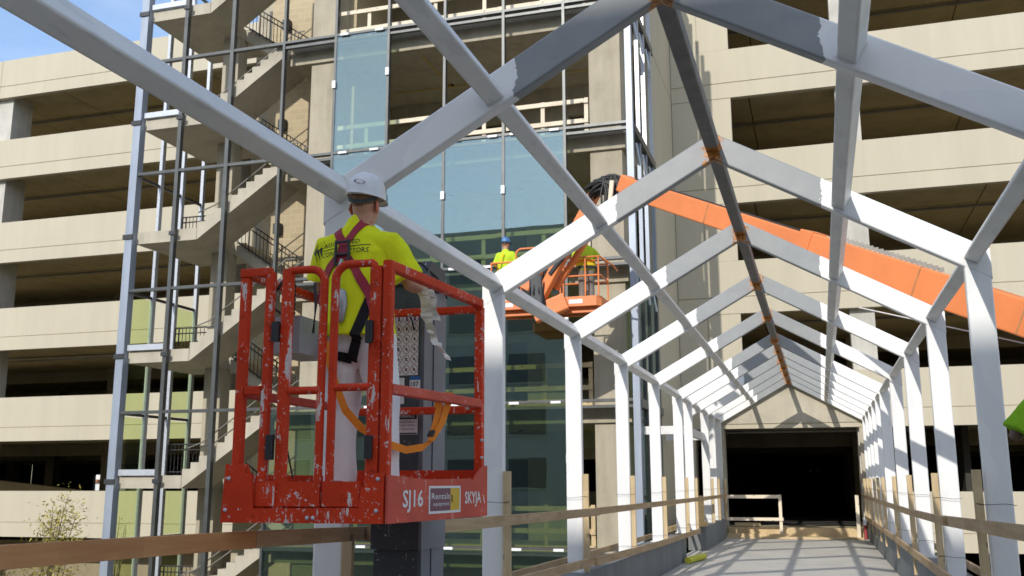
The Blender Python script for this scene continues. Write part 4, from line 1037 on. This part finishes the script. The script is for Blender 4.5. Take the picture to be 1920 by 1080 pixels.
for (x0, z0, x1, z1, w0, w1, dy) in ((-1.335, 2.47, -1.30, 2.30, .035, .03, 0), (-1.30, 2.46, -1.262, 2.28, .03, .025, .02), (-1.315, 2.32, -1.24, 2.13, .028, .016, 0), (-1.245, 2.15, -1.175, 2.05, .014, .011, .01), (-1.30, 2.30, -1.275, 2.20, .03, .012, -.01)):
    pts = []; ws = []
    for i in range(8):
        t = i/7; pts.append(V((x0+.035+(x1-x0)*t+.006*math.sin(9*t+x0*40), 5.12+dy+.012*math.sin(11*t+z0*30), z0+(z1-z0)*t))); ws.append(V((w0+(w1-w0)*t, .012*math.sin(6*t+2), .003*math.sin(17*t))))
    m.ribbon(pts, ws, .0012)
tag(m.build('cloth_rag', M['rag'], None), 'torn paint stained white rag hanging from the gloved hand over the red rail', 'rag')

# ------------------------------------------------------------------ orange boom lift
bl = thing('boom_lift', 'orange telescopic boom lift reaching over the canopy with two workers in its basket', 'boom lift', (13.5, 7.6, GZ))
E0 = V((-3.35, 21.33, 8.10)); E1 = V((3.74, 15.56, 3.70)); DR = (E1-E0).normalized()
Lc = (V((.86, 17.9, 5.50))-E0).dot(DR)
def on(d_, off=0): return E0+DR*d_+V((0, 0, off))
def blb(name, p, q, w_, h, r=.03, mat='orange', up=V((0, 0, 1))):
    m = MB(); m.bar([p, q], w_, h, r, up=up); return m.build(name, M[mat], bl)
blb('boom_section', on(.55), on(Lc+.3), .34, .43); blb('boom_section', on(Lc), on(15.2), .44, .53)
blb('boom_collar', on(Lc-.12), on(Lc+.16), .46, .555, mat='orange'); blb('wear_pad', on(Lc-.02, -.34), on(Lc+.35, -.36), .3, .12)
m = MB()
for i in range(20):
    p = on(Lc+.9+i*.105, .36)+V((-.1, .0, 0)); m.add([p+V((-.04, -.04, -.045)), p+V((.04, -.04, -.045)), p+V((.04, -.04, .045)), p+V((-.04, -.04, .045)), p+V((-.04, .04, -.045)), p+V((.04, .04, -.045)), p+V((.04, .04, .045)), p+V((-.04, .04, .045))], [(0, 1, 2, 3), (4, 5, 6, 7), (0, 1, 5, 4), (2, 3, 7, 6), (0, 3, 7, 4), (1, 2, 6, 5)])
m.build('cable_carrier', M['pipe'], bl); blb('carrier_tray', on(Lc+.5, .285), on(Lc+3.1, .285), .18, .05, 0, 'precast')
# elbow with hoses, jib arm and parallel link
blb('elbow_casting', E0+V((.80, -.65, -.52)), E0+V((.34, -.28, -.16)), .36, .40, .05); J0 = V((-3.62, 21.5, 8.05)); J1 = V((-5.16, 21.75, 5.62))
blb('jib_pivot', V((-3.35, 21.2, 7.5)), V((-3.45, 21.3, 8.15)), .2, .2, .02, 'darkmetal'); blb('pivot_cylinder', V((-3.34, 21.0, 7.50)), V((-3.28, 21.0, 8.02)), .11, .10, .02, 'woodpale')
blb('jib_arm', J0+V((-.15, 0, -.1)), J1, .22, .24, .03); blb('jib_link', J0+V((.05, .2, -.45)), J1+V((.3, .2, .2)), .14, .12, .02)
blb('jib_cylinder', V((-3.62, 21.3, 7.55)), V((-4.9, 21.6, 6.1)), .10, .10, .02, 'darkmetal')
m = MB(); random.seed(9)
for i in range(20):
    a = V((-3.95+.2*random.random(), 21.2+.2*random.random(), 7.75+.4*random.random())); b = V((-3.15+.35*random.random(), 21.1+.15*random.random(), 7.3+.9*random.random())); k_ = V(((a.x+b.x)/2, 21.1, max(a.z, b.z)+.1+.25*random.random()))
    pts = [a*(1-t)**2+k_*2*t*(1-t)+b*t*t for t in [j/9 for j in range(10)]]; m.tube(pts, .034, 6)
for i in range(9):
    a = V((-3.55+.05*i, 21.12, 7.4+.05*random.random())); m.tube([a, a+V((.06*random.uniform(-1, 1), .02, .35)), a+V((.1*random.uniform(-1, 1), 0, .75))], .03, 6)
m.build('hydraulic_hoses', M['canvas'], bl)
# basket
bx0, bx1, by0, by1, bz = -6.45, -3.80, 21.95, 22.85, 5.42
def bt(pts, r=.022, name='basket_rail'):
    m = MB(); m.tube(pts, r, 8); return m.build(name, M['orange'], bl)
pl = MB(); pl.prism([(bx0+.1, by0), (bx1-.1, by0), (bx1, by0+.12), (bx1, by1-.1), (bx1-.1, by1), (bx0+.1, by1), (bx0, by1-.1), (bx0, by0+.1)], 'z', bz-.03, bz+.20)
o_ = pl.build('basket_pan', M['orange'], bl)
B('basket_frame', 'orange', bl, (bx0+.2, bx1-.1, by0+.15, by0+.25, bz-.16, bz-.031), (bx0+.2, bx1-.1, by1-.3, by1-.2, bz-.16, bz-.031)) 
B('basket_grating', 'dark', bl, (bx0+.4, bx1-.3, by0+.3, by1-.35, bz-.10, bz-.031))
B('sticker', 'label', bl, (-4.55, -4.22, by0-.006, by0-.002, bz+.03, bz+.13)); B('sticker', 'label', bl, (-6.2, -5.9, by0-.006, by0-.002, bz+.03, bz+.13))
zr = bz+1.12
for z in (zr, bz+.68): 
    for q in ([(bx0, by0, z), (bx0+.75, by0, z)], [(-4.75, by0, z), (bx1-.06, by0, z), (bx1, by0+.06, z), (bx1, by1, z), (bx0, by1, z), (bx0, by0, z)]): bt(q)
for x, y_ in ((bx0, by0), (bx0+.75, by0), (-4.75, by0), (-4.15, by0), (bx1-.04, by0+.01), (bx1, by1), (bx0, by1), (-4.9, by1), (-5.6, by1)): bt([(x, y_, bz+.2), (x, y_, zr)], .02, 'basket_post')
bt([(-5.85, by0+.1, zr), (-5.85, by0+.1, zr+.27), (-5.75, by0+.1, zr+.33), (-5.1, by0+.1, zr+.33), (-5.0, by0+.1, zr+.27), (-5.0, by0+.1, zr)], .024)
bt([(bx1+.03, by0+.1, zr-.02), (bx1+.25, by0+.3, zr-.18), (bx1+.25, by1-.1, zr-.2)], .022)
blb('mount_bracket', V((-5.35, 21.8, 5.2)), V((-4.6, 21.9, 5.5)), .3, .4, .04); blb('rotator', V((-5.25, 21.75, 5.35)), V((-5.25, 21.75, 6.1)), .34, .3, .06, 'darkmetal')
blb('control_console', V((-5.6, 22.0, 5.85)), V((-5.3, 22.0, 6.35)), .35, .25, .03); blb('mount_bracket', V((-5.1, 21.75, 5.25)), V((-5.7, 21.8, 5.75)), .2, .16, .03)
m = MB()
for i in range(7):
    x = -5.45+.07*i; m.tube([(x, 21.7, 5.3), (x+.06*random.uniform(-1, 1), 21.6, 5.7), (x+.1*random.uniform(-1, 1), 21.65, 6.2)], .022, 6)
m.build('hydraulic_hoses', M['canvas'], bl)
bt([(-6.3, 21.93, 5.55), (-6.3, 21.93, 5.57)], .01); m = MB(); m.box(-6.2, -5.95, 22.1, 22.5, bz+.2, bz+.42); m.build('tool_tray', M['clip'], bl)
for d_ in (1.6, 3.4, Lc+2.4, Lc+4.2): blb('boom_seam', on(d_), on(d_+.03), .345 if d_ < Lc else .446, .436 if d_ < Lc else .536, .03, 'rustred')
blb('hose_guide', on(.9, .24), on(Lc-.2, .24), .06, .05, 0, 'darkmetal')
# turret and chassis standing on the ground to the right
bs = on(15.2)
blb('turret', bs+V((-.2, .2, -.4)), V((13.2, 7.8, GZ+1.1)), 1.2, 1.4, .1); B('chassis', 'orange', bl, (11.6, 14.8, 6.5, 9.0, GZ+.6, GZ+1.1))
for x in (11.9, 14.5):
    for y_ in (6.35, 9.15):
        m = MB(); m.tube([(x, y_-.2, GZ+.52), (x, y_+.2, GZ+.52)], .52, 20); m.build('wheel', M['rubber'], bl)
m = MB(); m.tube([(1.6, 17.6, 4.3), (4.6, 14.9, 2.95), (12, 8.6, -.4)], .012, 5); m.build('guide_cable', M['label'], bl)
Jw = dict(head=V((0, .03, 1.66)), sh_l=V((-.19, 0, 1.43)), el_l=V((-.27, .03, 1.16)), wr_l=V((-.22, .25, 1.08)), sh_r=V((.19, 0, 1.43)), el_r=V((.29, .06, 1.18)), wr_r=V((.27, .30, 1.17)),
          hip_l=V((-.09, 0, .86)), kn_l=V((-.10, .03, .47)), an_l=V((-.11, 0, .09)), hip_r=V((.09, 0, .86)), kn_r=V((.10, .03, .47)), an_r=V((.11, 0, .09)))
p1 = person('worker in blue hard hat and yellow shirt at the left of the orange basket', (-6.22, 22.35, bz+.0), rad(-8), Jw, dict(skin='skin', shirt='farshirt', pants='greypants', hat='bluehat', fold=.008), vox=.018)
Jx = dict(Jw); Jx['lean'] = V((-.05, .16, 0)); Jx['head'] = V((-.05, .24, 1.60))
for k_ in ('sh_l', 'sh_r'): Jx[k_] = Jw[k_]+V((-.05, .15, -.03))
for k_ in ('el_l', 'el_r'): Jx[k_] = Jw[k_]+V((.0, .20, 0))
for k_ in ('wr_l', 'wr_r'): Jx[k_] = Jw[k_]+V((0, .30, .15))
p2_ = person('worker with striped harness belt at the right end of the orange basket', (-4.18, 22.2, bz+.0), rad(12), Jx, dict(skin='skin', shirt='farshirt', pants='greypants', hat='helmet', fold=.008), vox=.018)
for z, mt in ((bz+.98, 'yellowweb'), (bz+.90, 'labelblack'), (bz+1.06, 'orangeweb')):
    m = MB(); pts = [(-4.195+.235*math.cos(a), 22.22+.19*math.sin(a), z) for a in [2*math.pi*i/20 for i in range(21)]]; m.ribbon(pts, V((0, 0, .035)), .004); m.build('tool_belt', M[mt], p2_[0])
m = MB(); m.ribbon([(-6.40, 22.16, bz+.85), (-6.30, 22.14, bz+1.1), (-6.2, 22.14, bz+1.42)], V((.02, 0, 0)), .004); m.build('harness_strap', M['yellowweb'], p1[0])

# worker at the right edge, standing on the kerb
Jr = dict(Jw); Jr['sh_l'] = V((-.19, 0, 1.47)); Jr['el_l'] = V((-.34, -.02, 1.24)); Jr['wr_l'] = V((-.20, .24, 1.36)); 
p3 = person('worker in lime green shirt cut off by the right picture edge', (2.44, 7.45, .30), rad(0), Jr, dict(skin='darkskin', shirt='lime', pants='greypants', hat='helmet', fold=.010), vox=.012, H=1.10)

# ------------------------------------------------------------------ planting by the garage
def shrub(name, label, cat, base, h, spread, n, leafmat, leaf=.11, stems=5, seed=1, zlo=.25):
    random.seed(seed); r0 = thing(name, label, cat, base); b = V(base); tr = MB(); lv_ = MB()
    for s_ in range(stems):
        a = random.uniform(0, 6.28); top_ = b+V((math.cos(a)*spread*random.uniform(.25, .9), math.sin(a)*spread*.7*random.random(), h*random.uniform(.72, 1)))
        pts = [b+V((.05*math.cos(a), .05*math.sin(a), 0)), b.lerp(top_, .4)+V((random.uniform(-.1, .1), 0, .1*h)), b.lerp(top_, .75)+V((random.uniform(-.1, .1), 0, .05*h)), top_]
        m_ = MB(); loft(tr, pts, [.035, .026, .016, .006], up=V((0, 1, .01)), seg=6)
        for k_ in range(int(n/stems)):
            t = random.uniform(zlo, 1); i = min(int(t*3), 2); q = pts[i].lerp(pts[i+1], t*3-i)
            q = q+V((random.gauss(0, .22)*spread, random.gauss(0, .2)*spread, random.gauss(0, .10)*h*.5))
            d_ = V((random.gauss(0, 1), random.gauss(0, 1), random.gauss(-.2, .6))).normalized(); sd = d_.cross(V((random.random(), random.random(), 1))).normalized()
            L_ = leaf*random.uniform(.6, 1.3); lv_.add([q, q+d_*L_*.5+sd*L_*.17, q+d_*L_, q+d_*L_*.5-sd*L_*.17], [(0, 1, 2, 3)])
    tr.build('trunk', M['bark'], r0); lv_.build('foliage', M[leafmat], r0); return r0
shrub('young_tree', 'young tree with sparse yellow green leaves before the lowest garage panel', 'tree', (-20.5, 24, GZ), 5.1, 1.0, 2300, 'leafy', .13, 8, 3, .45)
shrub('shrub', 'golden brown bush at the lower left corner under the brown rail', 'shrub', (-20.9, 21.8, GZ), 3.5, 1.6, 6200, 'leafd', .12, 14, 5, .3)
shrub('shrub', 'smaller golden bush beside the tower foot at the lower left', 'shrub', (-18.9, 22.2, GZ), 3.1, .9, 2600, 'leafd', .11, 9, 8, .3)
shrub('shrub', 'thin bare grey bush beside the blue corner post of the tower', 'shrub', (-20.9, 27.5, GZ), 4.6, .45, 220, 'leafd', .07, 9, 12, .6)
